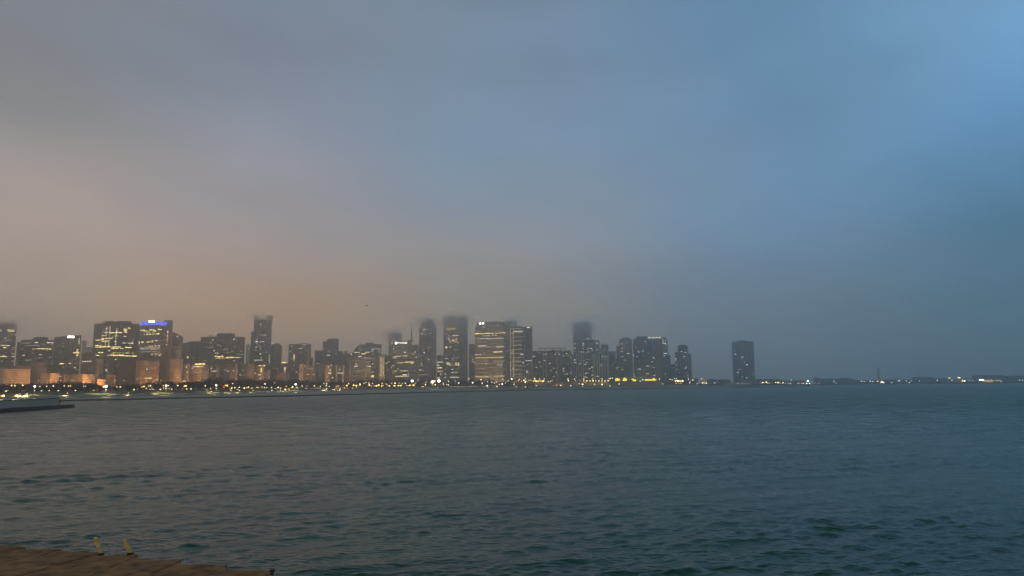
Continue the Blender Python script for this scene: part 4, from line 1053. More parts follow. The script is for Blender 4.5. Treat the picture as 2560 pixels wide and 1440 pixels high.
lamps(Z3, [(15, 1110, 'Y', 1.1), (38, 1155, 'w'), (108, 1153, 'w', 1.1), (320, 1108, 'w', 1.3), (400, 1150, 'w', .9), (410, 1190, 'w', .8), (485, 1147, 'w'), (590, 1110, 'r', 1), (620, 1102, 'y', 1.3), (650, 1105, 'Y', 1.3), (600, 1133, 'o', 1.2), (635, 1095, 'y'), (730, 1075, 'w', 1.1), (715, 1140, 'Y', 1.2), (690, 1150, 'o'), (762, 1135, 'w', 1.1), (705, 1175, 'w'), (830, 1130, 'w', 1.2), (832, 1178, 'w', .9), (905, 1142, 'Y', 1.2), (940, 1135, 'y'), (965, 1128, 'Y', 1.1), (1018, 1140, 'w'), (1035, 1175, 'y', .9), (1095, 1132, 'y', 1.1), (1115, 1132, 'y', 1.1), (1170, 1125, 'w', .9), (1205, 1135, 'y', 1.3), (1240, 1135, 'g', 1.2), (1312, 1132, 'w'), (1318, 1173, 'w'), (1358, 1065, 'w', .7), (1415, 1132, 'Y', 1.1), (1450, 1140, 'w'), (1535, 1118, 'o', 1.2), (1520, 1165, 'Y', 1.2), (1445, 1170, 'w', .8)])
lamp(540.8, 963.5, 'W', 1.5, None, 9000, 'bright white lamp left of the red and amber lamps')
lamp(662.5, 959.6, 'w', 1.5, None, 3000, 'white lamp above the green signal lamp')
lamps(Z4, [(10, 1140, 'w'), (80, 1165, 'Y', 1.2), (95, 1115, 'w', 1.1), (140, 1163, 'y'), (175, 1135, 'y', 1.1), (190, 1125, 'Y', 1.2), (255, 1130, 'w', 1.1), (333, 1110, 'w', 1.2), (405, 1110, 'w', .7), (515, 1108, 'Y', 1.1), (605, 1115, 'w', 1.1), (660, 1075, 'w', .9), (700, 1078, 'w', 1.1), (695, 1108, 'w', 1.1), (738, 1115, 'w', .9), (700, 1153, 'w', 1.1), (660, 1155, 'w', .8), (865, 1110, 'o', 1.3), (845, 1118, 'y'), (885, 1112, 'o'), (850, 1140, 'o'), (905, 1145, 'y'), (955, 1112, 'o', .9), (975, 1145, 'o', 1.1), (1003, 1103, 'Y', 1.4), (1030, 1075, 'y', 1.3), (1105, 1100, 'Y', 1.4), (1145, 1105, 'Y', 1.4), (1200, 1093, 'Y', 1.4), (1200, 1075, 'w'), (1085, 1145, 'o'), (1260, 1068, 'w'), (1290, 1055, 'w', .9), (1340, 1095, 'Y', 1.4), (1335, 1068, 'w', 1.1), (1388, 1073, 'w', .9), (1372, 1110, 'y'), (1415, 1108, 'y'), (1445, 1110, 'Y', 1.3), (1480, 1098, 'Y', 1.4), (1530, 1072, 'Y', 1.1), (1525, 1108, 'Y', 1.1)])
lamp(739, 960.8, 'W', 1.5, None, 14000, 'bright white lamp over the glowing shore strip left of the red car lights')
lamps(Z5, [(10, 1108, 'Y', 1.1), (40, 1095, 'Y', 1.3), (90, 1070, 'y'), (105, 1105, 'y'), (150, 1080, 'y', 1.1), (170, 1090, 'o', 1.2), (200, 1108, 'Y', 1.2), (232, 1068, 'y'), (260, 1108, 'y'), (285, 1068, 'Y', 1.3), (280, 1105, 'Y', 1.3), (335, 1105, 'Y', 1.2), (352, 1065, 'y'), (370, 1105, 'Y', 1.3), (395, 1075, 'y'), (440, 1068, 'w', 1.3), (460, 1100, 'y'), (490, 1108, 'y'), (510, 1098, 'Y', 1.2), (560, 1098, 'Y', 1.4), (577, 1100, 'o', 1.2), (590, 1068, 'y'), (715, 1070, 'y'), (740, 1092, 'Y', 1.4), (750, 1055, 'y', 1.2), (690, 1120, 'y'), (710, 1122, 'w'), (890, 1090, 'Y', 1.2), (850, 1095, 'y'), (1008, 1070, 'w'), (1090, 1045, 'w', .9), (1085, 1093, 'w', 1.2), (1010, 1090, 'w', .8), (1060, 1085, 'w', .8), (1395, 998, 'w', 1.1), (1180, 1030, 'c', .6), (1190, 1050, 'c', .6)])
lamp(1030.5, 952.5, 'W', 2.3, None, 9000, 'bright white floodlight left of the pair of floodlights')
lamp(1081, 955, 'W', 2.6, None, 16000, 'yellow white floodlight, left one of the pair under the fog topped towers')
lamp(1086, 952.5, 'Y', 1.6, None, 0, 'yellow lamp between the pair of floodlights')
lamp(1097.5, 952.5, 'W', 2.6, None, 16000, 'yellow white floodlight, right one of the pair under the fog topped towers')
lamp(1146.7, 957.5, 'w', 1.4, None, 3000, 'white lamp with a glint on the water under the tall ribbed tower')
lamp(1181.7, 956.5, 'W', 1.1, None, 3000, 'round white lamp under the slim grey tower')
lamps(Z6, [(255, 1015, 'w', 1.3), (272, 1068, 'w', 1.2), (355, 1048, 'w', 1.1), (350, 1107, 'W', .9), (415, 1055, 'w'), (455, 1065, 'w', 1.1), (490, 1050, 'w'), (530, 1088, 'w', .9), (575, 1080, 'W', .9), (620, 1065, 'w', .9), (660, 1032, 'w'), (580, 1005, 'w'), (718, 1005, 'W', .9), (750, 1090, 'w', 1.1), (755, 1065, 'y'), (830, 1010, 'w'), (920, 1005, 'w', 1.2), (920, 1055, 'W', .9), (1060, 998, 'w', 1.3), (1135, 1003, 'w', 1.2), (1205, 1003, 'y', 1.1), (1090, 1040, 'Y', 1.3), (1190, 1035, 'Y', 1.3), (1265, 1045, 'w'), (1295, 1043, 'w', 1.1), (1390, 1098, 'y', 1.2), (1455, 1103, 'w'), (495, 1120, 'w', 1.2), (355, 1130, 'w', .7), (460, 1140, 'g', .5), (780, 1128, 'w', .8), (920, 1130, 'w', 1), (1085, 1105, 'w', 1.1)])
for k in range(12): lamp(1292 + k * 5.9 + rnd.uniform(-1.5, 1.5), 952 + rnd.uniform(-1.6, 2.6), rnd.choice('YYyo'), rnd.uniform(.8, 1.4))
lamps(Z7, [(120, 1003, 'w', 1.2), (125, 1030, 'Y', 1.3), (218, 1005, 'w', 1.1), (235, 1030, 'y'), (355, 1005, 'w', 1.2), (340, 1083, 'W', .9), (630, 1003, 'w', 1.2), (740, 1000, 'w', 1.1), (760, 995, 'w', 1.1), (785, 992, 'w', 1.1), (515, 1083, 'w'), (632, 1083, 'W', .9), (885, 1080, 'w', 1.1), (750, 1113, 'w'), (1240, 1015, 'c', 1.2), (1205, 1035, 'w'), (1540, 1080, 'w', 1.1), (290, 1075, 'w', .8), (10, 1100, 'w', 1.1), (160, 1103, 'w', 1.2), (340, 1112, 'w', .7), (635, 1112, 'w', .7), (490, 1005, 'w'), (405, 1030, 'y'), (500, 1032, 'Y')])
lamps(Z8, [(60, 965, 'w'), (230, 970, 'w', 1.1), (265, 980, 'w', 1.1), (305, 955, 'w'), (335, 960, 'w'), (315, 1000, 'Y', 1.2), (335, 992, 'Y', 1.3), (360, 996, 'W', 1.2), (385, 998, 'Y', 1.3), (410, 1000, 'Y', 1.2), (440, 998, 'W', 1), (330, 1035, 'o', 1.3), (370, 1035, 'o', 1.3), (410, 1033, 'o', 1.2), (108, 1045, 'w', .9), (555, 1018, 'w', 1.2), (602, 983, 'Y', 1.2), (530, 970, 'w', 1.1), (545, 1040, 'c', .7), (690, 1025, 'y', 1.1), (672, 1043, 'y'), (760, 1030, 'Y', 1.3), (780, 1025, 'o', 1.2), (795, 1035, 'o', 1.4), (822, 1033, 'Y', 1.3), (852, 1010, 'w', .9), (890, 1035, 'y', 1.1), (748, 963, 'w', 1.1), (960, 1028, 'w', 1.1), (990, 1015, 'w'), (1212, 985, 'w', .9)])
Z9, ZC = (1900, 880, 7.53), (2220, 880, 7.53)
lamps(Z9, [(15, 580, 'o', 1.2), (50, 578, 'Y', 1.3), (80, 575, 'o', 1.1), (120, 570, 'Y', 1.5), (145, 583, 'Y', 1.2), (180, 588, 'o', 1.1), (295, 575, 'Y', 1.1), (340, 575, 'Y', 1.4), (375, 580, 'y'), (435, 580, 'Y', 1.2), (480, 596, 'y'), (540, 590, 'y'), (580, 590, 'w', .9), (585, 528, 'c', .7), (712, 595, 'y', .9), (735, 588, 'w', .9), (790, 592, 'Y', .9), (820, 592, 'Y', .9), (990, 595, 'y', .8), (1030, 593, 'y', .8), (1070, 593, 'o', .8), (1110, 592, 'y', .8)])
lamps(Z9, [(1105, 552, 'c', 1), (1320, 540, 'c', .9), (1390, 552, 'c', .7), (1555, 582, 'c', 1.2), (1385, 587, 'w', .8), (1425, 587, 'w', .9), (1708, 548, 'c', .9), (1910, 550, 'w', 1.3), (1960, 558, 'w'), (2075, 550, 'c', 1.2), (2122, 552, 'c', .9), (2215, 550, 'Y', 1.1), (2255, 562, 'Y', 1.2), (2275, 575, 'Y', 1.5), (2300, 568, 'W', 1.4), (2320, 578, 'Y', 1.3), (2345, 580, 'y', 1), (2395, 550, 'w', 1), (2475, 577, 'w', 1.2)])
lamps(ZC, [(195, 543, 'c', .9), (222, 543, 'c'), (345, 543, 'c', .8), (405, 575, 'w', 1.2), (438, 543, 'w', .8), (592, 541, 'c', 1), (927, 535, 'c', 1.1), (885, 575, 'w', .5), (1035, 573, 'w', .5), (1150, 490, 'Y', 1), (1170, 495, 'w', .7), (1205, 530, 'w', .9), (1258, 525, 'w'), (1320, 487, 'Y', 1), (1345, 483, 'W', 1.1), (1365, 520, 'Y', 1.1), (1400, 530, 'Y', 1), (1440, 545, 'W', 1.2), (1400, 553, 'Y', 1.2), (1465, 555, 'Y', 1.1), (1530, 530, 'w', .9), (1595, 528, 'w', .8), (1730, 522, 'W', 1), (1760, 524, 'W', .9), (1940, 520, 'w', .9), (2133, 555, 'w', 1.1), (1850, 560, 'y', .8), (1930, 558, 'y', .8), (2475, 530, 'w', .9), (2535, 530, 'w', 1)])

# ------------------------------------------------------------------ cars on the shore road
def car_parts():
    body = MB()
    prof = [(-2.2, .35), (-2.2, .8), (-1.7, .95), (-1.1, 1.42), (.7, 1.45), (1.35, .98), (2.1, .85), (2.25, .4)]
    for s_ in (-.85, .85):
        body.v += [(x_, s_ * (1 if z_ < 1 else .82), z_) for x_, z_ in prof]
    k = len(prof)
    body.f += [list(range(k - 1, -1, -1)), list(range(k, 2 * k))] + [[i, (i + 1) % k, k + (i + 1) % k, k + i] for i in range(k)]
    wh = MB()
    wh.tube((0, -.1, 0), (0, .1, 0), .34, .34, 10)
    hl_ = MB().box(-.12, .12, -.3, .3, -.18, .18)
    return body, wh, hl_


cb, cw, ch = car_parts()
ME_wheel = mesh('wheel', cw.v, cw.f, M_dark)
LG['h'] = glow('headlight', (1, .8, .5), 5)
ME_hl = mesh('headlight', ch.v, ch.f, LG['h'])
ME_tl = mesh('tail_light', ch.v, ch.f, LG['r'])
ME_body = [mesh('body', cb.v, cb.f, plain('car_paint', c_, .3, .05, 1)) for c_ in ((.03, .03, .035), (.25, .25, .26), (.12, .02, .02), (.03, .05, .1))]


def car(px, py, tail=False):
    D = shore_D(px) + 82 + rnd.uniform(-3, 10)
    p = at(px, py, D)
    i = max(0, min(len(SN) - 1, int((px + 700) / 15)))
    dirv = Vector((SN[i].y, -SN[i].x, 0))
    if not tail: dirv = -dirv
    ang = math.atan2(dirv.y, dirv.x)
    e_ = tag(empty('car', (p.x, D, 4.44), ang + rnd.uniform(-.1, .1)), 'car driving the shore road with red tail lights' if tail else 'car driving the shore road with lit headlights', 'car', 'cars with red tail lights on the shore road' if tail else 'cars with lit headlights on the shore road')
    link('body', rnd.choice(ME_body), e_)
    for x_ in (-1.35, 1.4):
        for s_ in (-.8, .8): link('wheel', ME_wheel, e_, (x_, s_, .34))
    for s_ in (-.58, .58):
        link('headlight', ME_hl, e_, (2.24, s_, .68))
        link('tail_light', ME_tl, e_, (-2.2, s_, .72))


for x_ in (520, 596, 690, 713, 722, 745, 766, 790, 797, 802, 840, 848, 862, 870, 884, 893, 1130, 1136, 1141, 1147, 1152, 1157, 1163, 1175, 1180, 1187, 1192, 1216, 1384, 1390, 1486, 1491): car(x_, 972)
for x_ in (778, 781, 1200, 1206, 1381): car(x_, 972, True)

# ------------------------------------------------------------------ boats and the long pier
def boat(px0, px1, py, D, label):
    a, c = at(px0, py, D), at(px1, py, D)
    L = c.x - a.x
    e_ = tag(empty('tour_boat', ((a.x + c.x) / 2, D, 0)), label, 'boat')
    s_ = MB()
    n_ = 14
    ring = []
    for k in range(n_ + 1):
        u = k / n_
        w = 4.5 * (1 - max(0, (u - .7) / .3) ** 2) * (1 if u > .05 else .8)
        ring.append((-L / 2 + L * u, max(w, .15), 3.0 + 1.2 * max(0, u - .6)))
    for (x_, w, z_) in ring: s_.v += [(x_, -w * .8, -.5), (x_, -w, z_), (x_, w, z_), (x_, w * .8, -.5)]
    for k in range(n_):
        for j in range(3): s_.f.append([k * 4 + j, (k + 1) * 4 + j, (k + 1) * 4 + j + 1, k * 4 + j + 1])
    s_.f += [[0, 1, 2, 3], [n_ * 4 + 3, n_ * 4 + 2, n_ * 4 + 1, n_ * 4]]
    s_.build('hull', M_dark, e_)
    MB().box(-L * .44, L * .3, -4, 4, 2.9, 6).build('lower_deck', plain('boat_white', (.5, .53, .55), .5, .1, .2), e_)
    MB().box(-L * .38, L * .2, -3.4, 3.4, 6, 8.6).build('upper_deck', M_roofpale, e_)
    MB().box(L * .2, L * .27, -2.5, 2.5, 6, 9.5).build('wheelhouse', M_roofpale, e_)
    MB().tube((0, 0, 8.6), (0, 0, 13), .12, .06, 6).build('mast', M_metal, e_)
    return e_, L


e_, L = boat(1800, 1898, 958, 2420, 'long pale tour boat moored below the lone curved tower')
for k in range(7):
    o = link('deck_light', PANEL['w' if k % 2 else 'd'], e_, (-L * .1 + k * L * .05, -4, 7.2))
    o.scale = (4, .6, .8)

NP = 'pier sheds and halls in the far right'


def shed(name, label, x0, x1, y, D, style, lits=(), roof='flat'):
    q_ = Bld(name, label, D, [(x0, x1, y)], style, grid=0.0, group=NP, depth=36)
    q_.panels(lits, name='lit_window')
    return q_


shed('warehouse', 'low dark shed on the harbour point left of the lone curved tower', 1731, 1745, 946, 2580, 'dark')
shed('warehouse', 'low dark hall just right of the lone curved tower', 1890, 1950, 947.5, 2680, 'dark')
shed('warehouse', 'very low dark shed between the harbour light and the lone curved tower', 1952, 2012, 951, 2690, 'dark')
shed('pier_hall', 'pale roofed pier hall right of the lone dark tree', 2050, 2100, 946.5, 2790, 'teal')
b = shed('pier_hall', 'pier hall with a low curved roof left of the ferris wheel', 2094, 2136, 948.5, 2780, 'dark')
m = MB()
a, c = at(2096, 948, 2782), at(2134, 948, 2782)
for k in range(13):
    u = k / 12
    for dy in (0, 30): m.v.append((a.x + (c.x - a.x) * u - b.root.location.x, 2782 + dy - b.root.location.y, b.top[0] - .3 + 5.2 * math.sin(math.pi * u)))
m.f = [[2 * k, 2 * k + 2, 2 * k + 3, 2 * k + 1] for k in range(12)] + [[2 * k for k in range(12, -1, -1)], [2 * k + 1 for k in range(13)]]
m.build('vaulted_roof', M_roof, b.root)
shed('pier_hall', 'low dark pier shed around the foot of the ferris wheel', 2136, 2222, 950.5, 2800, 'dark')
b = shed('pier_hall', 'low shed under the long pale tent roof', 2222, 2292, 949, 2790, 'dark')
m = MB()
a, c = at(2221, 948, 2785), at(2278, 948, 2785)
hz = [0, 5.2, 7.4, 8.4, 8.2, 7.4, 6.4, 5.4, 4.3, 3.2, 2.1, 1.2, .4]
for k, hh in enumerate(hz):
    u = k / 12
    for dy, f_ in ((0, .1), (10, .9), (20, 1), (30, .9), (40, .1)): m.v.append((a.x + (c.x - a.x) * u - b.root.location.x, 2785 + dy - b.root.location.y, b.top[0] - .2 + hh * f_ * 1.15))
for k in range(12):
    for j in range(4): m.f.append([5 * k + j, 5 * k + 5 + j, 5 * k + 6 + j, 5 * k + 1 + j])
m.build('tent_roof', plain('white_tent', (.62, .64, .66), .6, .05, .1), b.root, True)
shed('pier_hall', 'dark flat pier hall right of the pale tent roof', 2292, 2334, 942.5, 2800, 'dark')
shed('pier_hall', 'dark flat pier hall left of the cluster of bright yellow lamps', 2334, 2370, 946, 2810, 'dark')
shed('pier_hall', 'pier hall behind the cluster of bright yellow lamps', 2368, 2425, 948, 2805, 'brown')
shed('pier_hall', 'low link shed right of the cluster of bright yellow lamps', 2424, 2446, 946, 2810, 'dark')
shed('exhibition_hall', 'tall dark hall with a long yellow lit strip near the right edge', 2444, 2510, 938.5, 2800, 'blue', zoom(*ZC, [(1715, 1800, 527, 3, 'W'), (1800, 1900, 535, 1.8, 'Y'), (1912, 1990, 537, 1.5, 'y'), (2000, 2110, 536, 1.8, 'y'), (1790, 1990, 560, 1.6, 'y')]))
shed('exhibition_hall', 'dark hall cut by the right edge of the photo', 2519, 2680, 939.5, 2810, 'blue')
shed('pier_hall', 'low link shed between the two tall dark halls at the right edge', 2508, 2521, 943, 2830, 'dark')
# ferris wheel seen nearly edge-on
q = at(2197, 950, 2770)
fw = tag(empty('ferris_wheel', (q.x, 2770, 2)), 'faint ferris wheel seen almost edge on above the pier', 'ferris wheel')
zc = at(2194, 936, 2770).z - 2
rad = at(2194, 919, 2770).z - 2 - zc
rot = Matrix.Rotation(R(74), 3, 'Z')
for off in (-1.2, 1.2):
    m = MB()
    for k in range(28):
        t0, t1 = 2 * math.pi * k / 28, 2 * math.pi * (k + 1) / 28
        m.tube(rot @ Vector((rad * math.cos(t0), off, 0)) + Vector((0, 0, zc + rad * math.sin(t0))), rot @ Vector((rad * math.cos(t1), off, 0)) + Vector((0, 0, zc + rad * math.sin(t1))), .45, .45, 5)
    m.build('rim', M_metal, fw)
m = MB()
for k in range(14):
    t0 = 2 * math.pi * k / 14
    m.tube((0, 0, zc), rot @ Vector((rad * math.cos(t0), 0, 0)) + Vector((0, 0, zc + rad * math.sin(t0))), .16, .16, 4)
m.build('spokes', M_metal, fw)
for s_ in (-1, 1):
    m = MB()
    for s2 in (-1, 1): m.tube((0, 0, zc), rot @ Vector((s2 * 9, s_ * 6, 0)), .5, .6, 6)
    m.build('support_leg', M_metal, fw)
ME_gon = (lambda m: mesh('gondola', m.v, m.f, M_conc))(MB().lathe([(.5, -2.4), (1.3, -2), (1.4, -.6), (.9, 0)], 8))
for k in range(20):
    t0 = 2 * math.pi * k / 20
    link('gondola', ME_gon, fw, rot @ Vector((rad * math.cos(t0), 0, 0)) + Vector((0, 0, zc + rad * math.sin(t0))))

# small gull over the lake
q = at(917, 764, 240)
m = MB()
m.v = [(-.6, 0, .12), (-.28, .04, .2), (-.06, .14, .06), (0, .32, .02), (.06, .14, .06), (.28, .04, .2), (.6, 0, .12), (.28, -.1, .18), (.06, -.14, .04), (0, -.34, 0), (-.06, -.14, .04), (-.28, -.1, .18), (0, 0, -.08), (0, .0, .12)]
for k in range(12): m.f += [[k, (k + 1) % 12, 13], [(k + 1) % 12, k, 12]]
o = m.build('gull', M_dark)
o.location = q
tag(o, 'tiny dark gull gliding alone in front of the clouds', 'bird')

# ------------------------------------------------------------------ avenue street lights, and wash lights added to warm the facades
for px, pw in ((-20, 60), (30, 60), (75, 45), (97, 50), (152, 50), (245, 45), (288, 45), (402, 45), (460, 45), (120, 60), (185, 55), (225, 50), (262, 45), (310, 60), (365, 60), (432, 60), (495, 70), (560, 50), (620, 55), (668, 60), (712, 50), (755, 60), (821, 60), (885, 190), (935, 200), (990, 240), (1045, 240), (1120, 260), (1170, 200), (1215, 240), (1260, 220), (1310, 160), (1380, 120), (1450, 110), (1520, 90)):
    D = depth_front(px) - (62 if px != 262 else 160) if px < 700 else 1960 if px < 850 else 2070 if px < 1330 else 2250
    p = at(px, 952, D)
    ldt = bpy.data.lights.new('street_wash_light', 'SPOT')      # aimed at the house fronts, off the water
    ldt.spot_size, ldt.spot_blend = R(165), .3
    ldt.energy = pw * 950 if px < 850 else pw * 620
    ldt.color = (1, .49, .16) if px < 500 else (1, .54, .2) if px < 850 else (1, .66, .30)
    ldt.shadow_soft_size = 1.0
    lo = bpy.data.objects.new('street_wash_light', ldt)
    lo.location = (p.x, D, 17 if px < 850 else 26)
    lo.rotation_euler = (R(96 if px < 850 else 104), 0, R(10))
    COL.objects.link(lo)
    lamp(px, 951, 'y', .9, D, 0, None)

# ------------------------------------------------------------------ water
def water():
    r = [14.0]
    while r[-1] < 420: r.append(r[-1] + max(.09, .42 * r[-1] ** 2 / (H * 768)))
    while r[-1] < 6900: r.append(r[-1] * 1.03)
    r = np.array(r)
    na = 860
    th = np.linspace(R(-50), R(50), na)
    RR, TT = np.meshgrid(r, th, indexing='ij')
    X, Y = RR * np.sin(TT), RR * np.cos(TT)
    dr = np.gradient(r)[:, None]
    Z = np.zeros_like(X)
    DX = np.zeros_like(X)
    DY = np.zeros_like(X)
    g = np.random.RandomState(5)
    for k in range(80):
        lam = .35 * (5.0 / .35) ** (g.rand() ** 1.1)
        ang = R(90) + R(28) + g.randn() * R(30)
        kk = 2 * np.pi / lam
        st = .025 * (1 if lam < 2.5 else .7)
        amp = st / kk
        fade = np.clip(2.4 - dr * np.abs(np.sin(ang)) * .7 / lam, 0, 1)
        ph = kk * (X * np.cos(ang) + Y * np.sin(ang)) + g.rand() * 6.28
        Z += amp * np.sin(ph) * fade
        DX += amp * np.cos(ph) * fade * np.cos(ang)
        DY += amp * np.cos(ph) * fade * np.sin(ang)
    # gusts: patches of rougher and calmer water
    gust = np.zeros_like(X)
    for k in range(14):
        lam = 8 + 50 * g.rand()
        ang = R(100) + g.randn() * R(50)
        gust += np.sin(2 * np.pi / lam * (X * np.cos(ang) * .5 + Y * np.sin(ang)) + g.rand() * 6.28)
    gain = np.clip(1 + gust * .10, .5, 1.7)
    near = np.clip((1500 - RR) / 800, 0, 1)
    Z *= gain * near
    X = X + DX * near * .8
    Y = Y + DY * near * .8
    nv = X.size
    me = bpy.data.meshes.new('lake_water')
    me.vertices.add(nv)
    co = np.stack([X, Y, Z], -1).astype(np.float32).ravel()
    me.vertices.foreach_set('co', co)
    nr = len(r)
    i = np.arange(nr - 1)[:, None] * na + np.arange(na - 1)[None, :]
    quads = np.stack([i, i + na, i + na + 1, i + 1], -1).reshape(-1, 4)[:, ::-1]
    nf = len(quads)
    me.loops.add(nf * 4)
    me.loops.foreach_set('vertex_index', quads.astype(np.int32).ravel())
    me.polygons.add(nf)
    me.polygons.foreach_set('loop_start', np.arange(nf, dtype=np.int32) * 4)
    me.polygons.foreach_set('use_smooth', np.ones(nf, dtype=bool))
    me.update()
    me.validate()
    return me


def water_mat(name, far_rough, bump):
    m, nt, p, out = new_mat(name)
    p.inputs['Base Color'].default_value = (.016, .080, .052, 1)
    p.inputs['IOR'].default_value = 1.31
    g = nt.nodes.new('ShaderNodeNewGeometry')
    ln = nt.nodes.new('ShaderNodeVectorMath')
    ln.operation = 'LENGTH'
    nt.links.new(g.outputs['Position'], ln.inputs[0])
    mr = nt.nodes.new('ShaderNodeMapRange')
    mr.inputs['From Min'].default_value, mr.inputs['From Max'].default_value = 40, 320
    mr.inputs['To Min'].default_value, mr.inputs['To Max'].default_value = .12, far_rough
    nt.links.new(ln.outputs['Value'], mr.inputs['Value'])
    gm = nt.nodes.new('ShaderNodeMapping')               # cat's paws: patches roughened by the wind
    gm.inputs['Scale'].default_value = (.11, .30, 1)
    gm.inputs['Rotation'].default_value = (0, 0, R(9))
    nt.links.new(g.outputs['Position'], gm.inputs['Vector'])
    gn = nt.nodes.new('ShaderNodeTexNoise')
    gn.inputs['Scale'].default_value = 1
    gn.inputs['Detail'].default_value = 5
    gn.inputs['Roughness'].default_value = .62
    nt.links.new(gm.outputs['Vector'], gn.inputs['Vector'])
    gr = nt.nodes.new('ShaderNodeMapRange')
    gr.inputs['From Min'].default_value, gr.inputs['From Max'].default_value = .35, .65
    gr.inputs['To Min'].default_value, gr.inputs['To Max'].default_value = .55, 1.5
    nt.links.new(gn.outputs['Fac'], gr.inputs['Value'])
    mu = nt.nodes.new('ShaderNodeMath')
    mu.operation = 'MULTIPLY'
    nt.links.new(mr.outputs['Result'], mu.inputs[0])
    nt.links.new(gr.outputs['Result'], mu.inputs[1])
    nt.links.new(mu.outputs[0], p.inputs['Roughness'])
    mp = nt.nodes.new('ShaderNodeMapping')
    mp.inputs['Scale'].default_value = (1.3, 2.6, 1)
    nt.links.new(g.outputs['Position'], mp.inputs['Vector'])
    no = nt.nodes.new('ShaderNodeTexNoise')
    no.inputs['Scale'].default_value = 1.3
    no.inputs['Detail'].default_value = 4
    nt.links.new(mp.outputs['Vector'], no.inputs['Vector'])
    bn = nt.nodes.new('ShaderNodeBump')
    bn.inputs['Strength'].default_value = bump
    bn.inputs['Distance'].default_value = .15
    nt.links.new(no.outputs['Fac'], bn.inputs['Height'])
    nt.links.new(bn.outputs['Normal'], p.inputs['Normal'])
    return m


M_water = water_mat('lake_water', .34, .7)
me = water()
me.materials.append(M_water)
tag(link('water', me), kind='structure')
# the rest of the lake as a wide sheet just under the waves
tag(link('lake', mesh('lake', [(-6900, -6900, -.9), (6900, -6900, -.9), (6900, 6900, -.9), (-6900, 6900, -.9)], [[0, 1, 2, 3]], M_water)), kind='structure')

# ------------------------------------------------------------------ haze and fog
def vol(name, col, dens, aniso):
    m, nt, p, out = new_mat(name)
    nt.nodes.remove(p)
    v_ = nt.nodes.new('ShaderNodeVolumePrincipled')
    v_.inputs['Color'].default_value = (*col, 1)
    v_.inputs['Density'].default_value = dens
    v_.inputs['Anisotropy'].default_value = aniso
    nt.links.new(v_.outputs[0], out.inputs['Volume'])
    return m


HAZE = 3.4e-4
tag(MB().box(-7000, 7000, -7000, 7000, -3, 330).build('haze', vol('haze_air', (.995, .995, .995), HAZE, .88)), kind='stuff')

FOGS = {t: [vol('fog', c, d, .976) for d in (.0011, .003, .0075, .016)] for t, c in (('warm', (1, .985, .96)), ('cool', (1, 1, 1)))}


def fog(x0, x1, y_base, D, dep, top, tint):
    """a fog bank wrapped round the tops of towers: thin outside, dense inside"""
    from mathutils import noise as mn
    a, c = at(x0, y_base, D), at(x1, y_base, D)
    cx = (a.x + c.x) / 2
    for i, f_ in enumerate((1.35, 1.08, .8, .56)):
        bm = bmesh.new()
        bmesh.ops.create_icosphere(bm, subdivisions=5, radius=1)
        rx = (c.x - a.x) / 2 * f_
        for v_ in bm.verts:
            n_ = v_.co.copy()
            w = 1 + .2 * mn.noise(n_ * 1.9 + Vector((D, x0, i))) + .1 * mn.noise(n_ * 5 + Vector((x0, D, i)))
            v_.co = Vector((n_.x * rx * w, n_.y * dep * f_ * w, n_.z * (top / 2) * f_ * w))
        me = bpy.data.meshes.new('fog_bank')
        bm.to_mesh(me)
        bm.free()
        for p_ in me.polygons: p_.use_smooth = True
        me.materials.append(FOGS[tint][i])
        tag(link('fog_bank', me, None, (cx, D - dep * .35, a.z + top / 2 + (1 - f_) * top * .1)), kind='stuff')


fog(-160, 78, 843, 1720, 150, 56, 'warm')
fog(630, 686, 805, 2110, 70, 26, 'warm')
fog(952, 1024, 864, 2660, 110, 62, 'warm')
fog(1028, 1110, 838, 2390, 120, 64, 'warm')
fog(1084, 1194, 843, 2480, 130, 82, 'warm')
fog(1242, 1314, 826, 2760, 90, 50, 'cool')
fog(1404, 1506, 850, 2820, 130, 84, 'cool')

# ------------------------------------------------------------------ sky and light
W = bpy.data.worlds.new('World')
SC.world = W
W.use_nodes = True
nt = W.node_tree
bg = nt.nodes['Background']
N = nt.nodes.new
Lk = nt.links.new
tc = N('ShaderNodeTexCoord')


def math_n(op, a, b_=None, clamp=False):
    n_ = N('ShaderNodeMath')
    n_.operation = op
    n_.use_clamp = clamp
    for i, v_ in enumerate((a, b_)):
        if v_ is None: continue
        if isinstance(v_, (int, float)): n_.inputs[i].default_value = v_
        else: Lk(v_, n_.inputs[i])
    return n_.outputs[0]


# slow cloud undulation bends the look-up direction
mp = N('ShaderNodeMapping')
mp.inputs['Scale'].default_value = (1.6, 1.6, 4.2)
mp.inputs['Rotation'].default_value = (R(8), R(22), 0)
Lk(tc.outputs['Generated'], mp.inputs['Vector'])
cn = N('ShaderNodeTexNoise')
cn.inputs['Scale'].default_value = 1.5
cn.inputs['Detail'].default_value = 3
cn.inputs['Roughness'].default_value = .42
Lk(mp.outputs['Vector'], cn.inputs['Vector'])
wob = math_n('SUBTRACT', cn.outputs['Fac'], .5)
sep = N('ShaderNodeSeparateXYZ')
Lk(tc.outputs['Generated'], sep.inputs[0])
el = math_n('ARCSINE', sep.outputs['Z'])
el = math_n('ADD', el, math_n('MULTIPLY', wob, .10))
elf = math_n('DIVIDE', el, R(60), True)
az = math_n('ARCTAN2', sep.outputs['X'], sep.outputs['Y'])
az2 = math_n('ADD', az, math_n('MULTIPLY', wob, .35))
ROWS = [0, 2.4, 6.3, 10.7, 16.6, 22.4, 27.3, 42, 60]
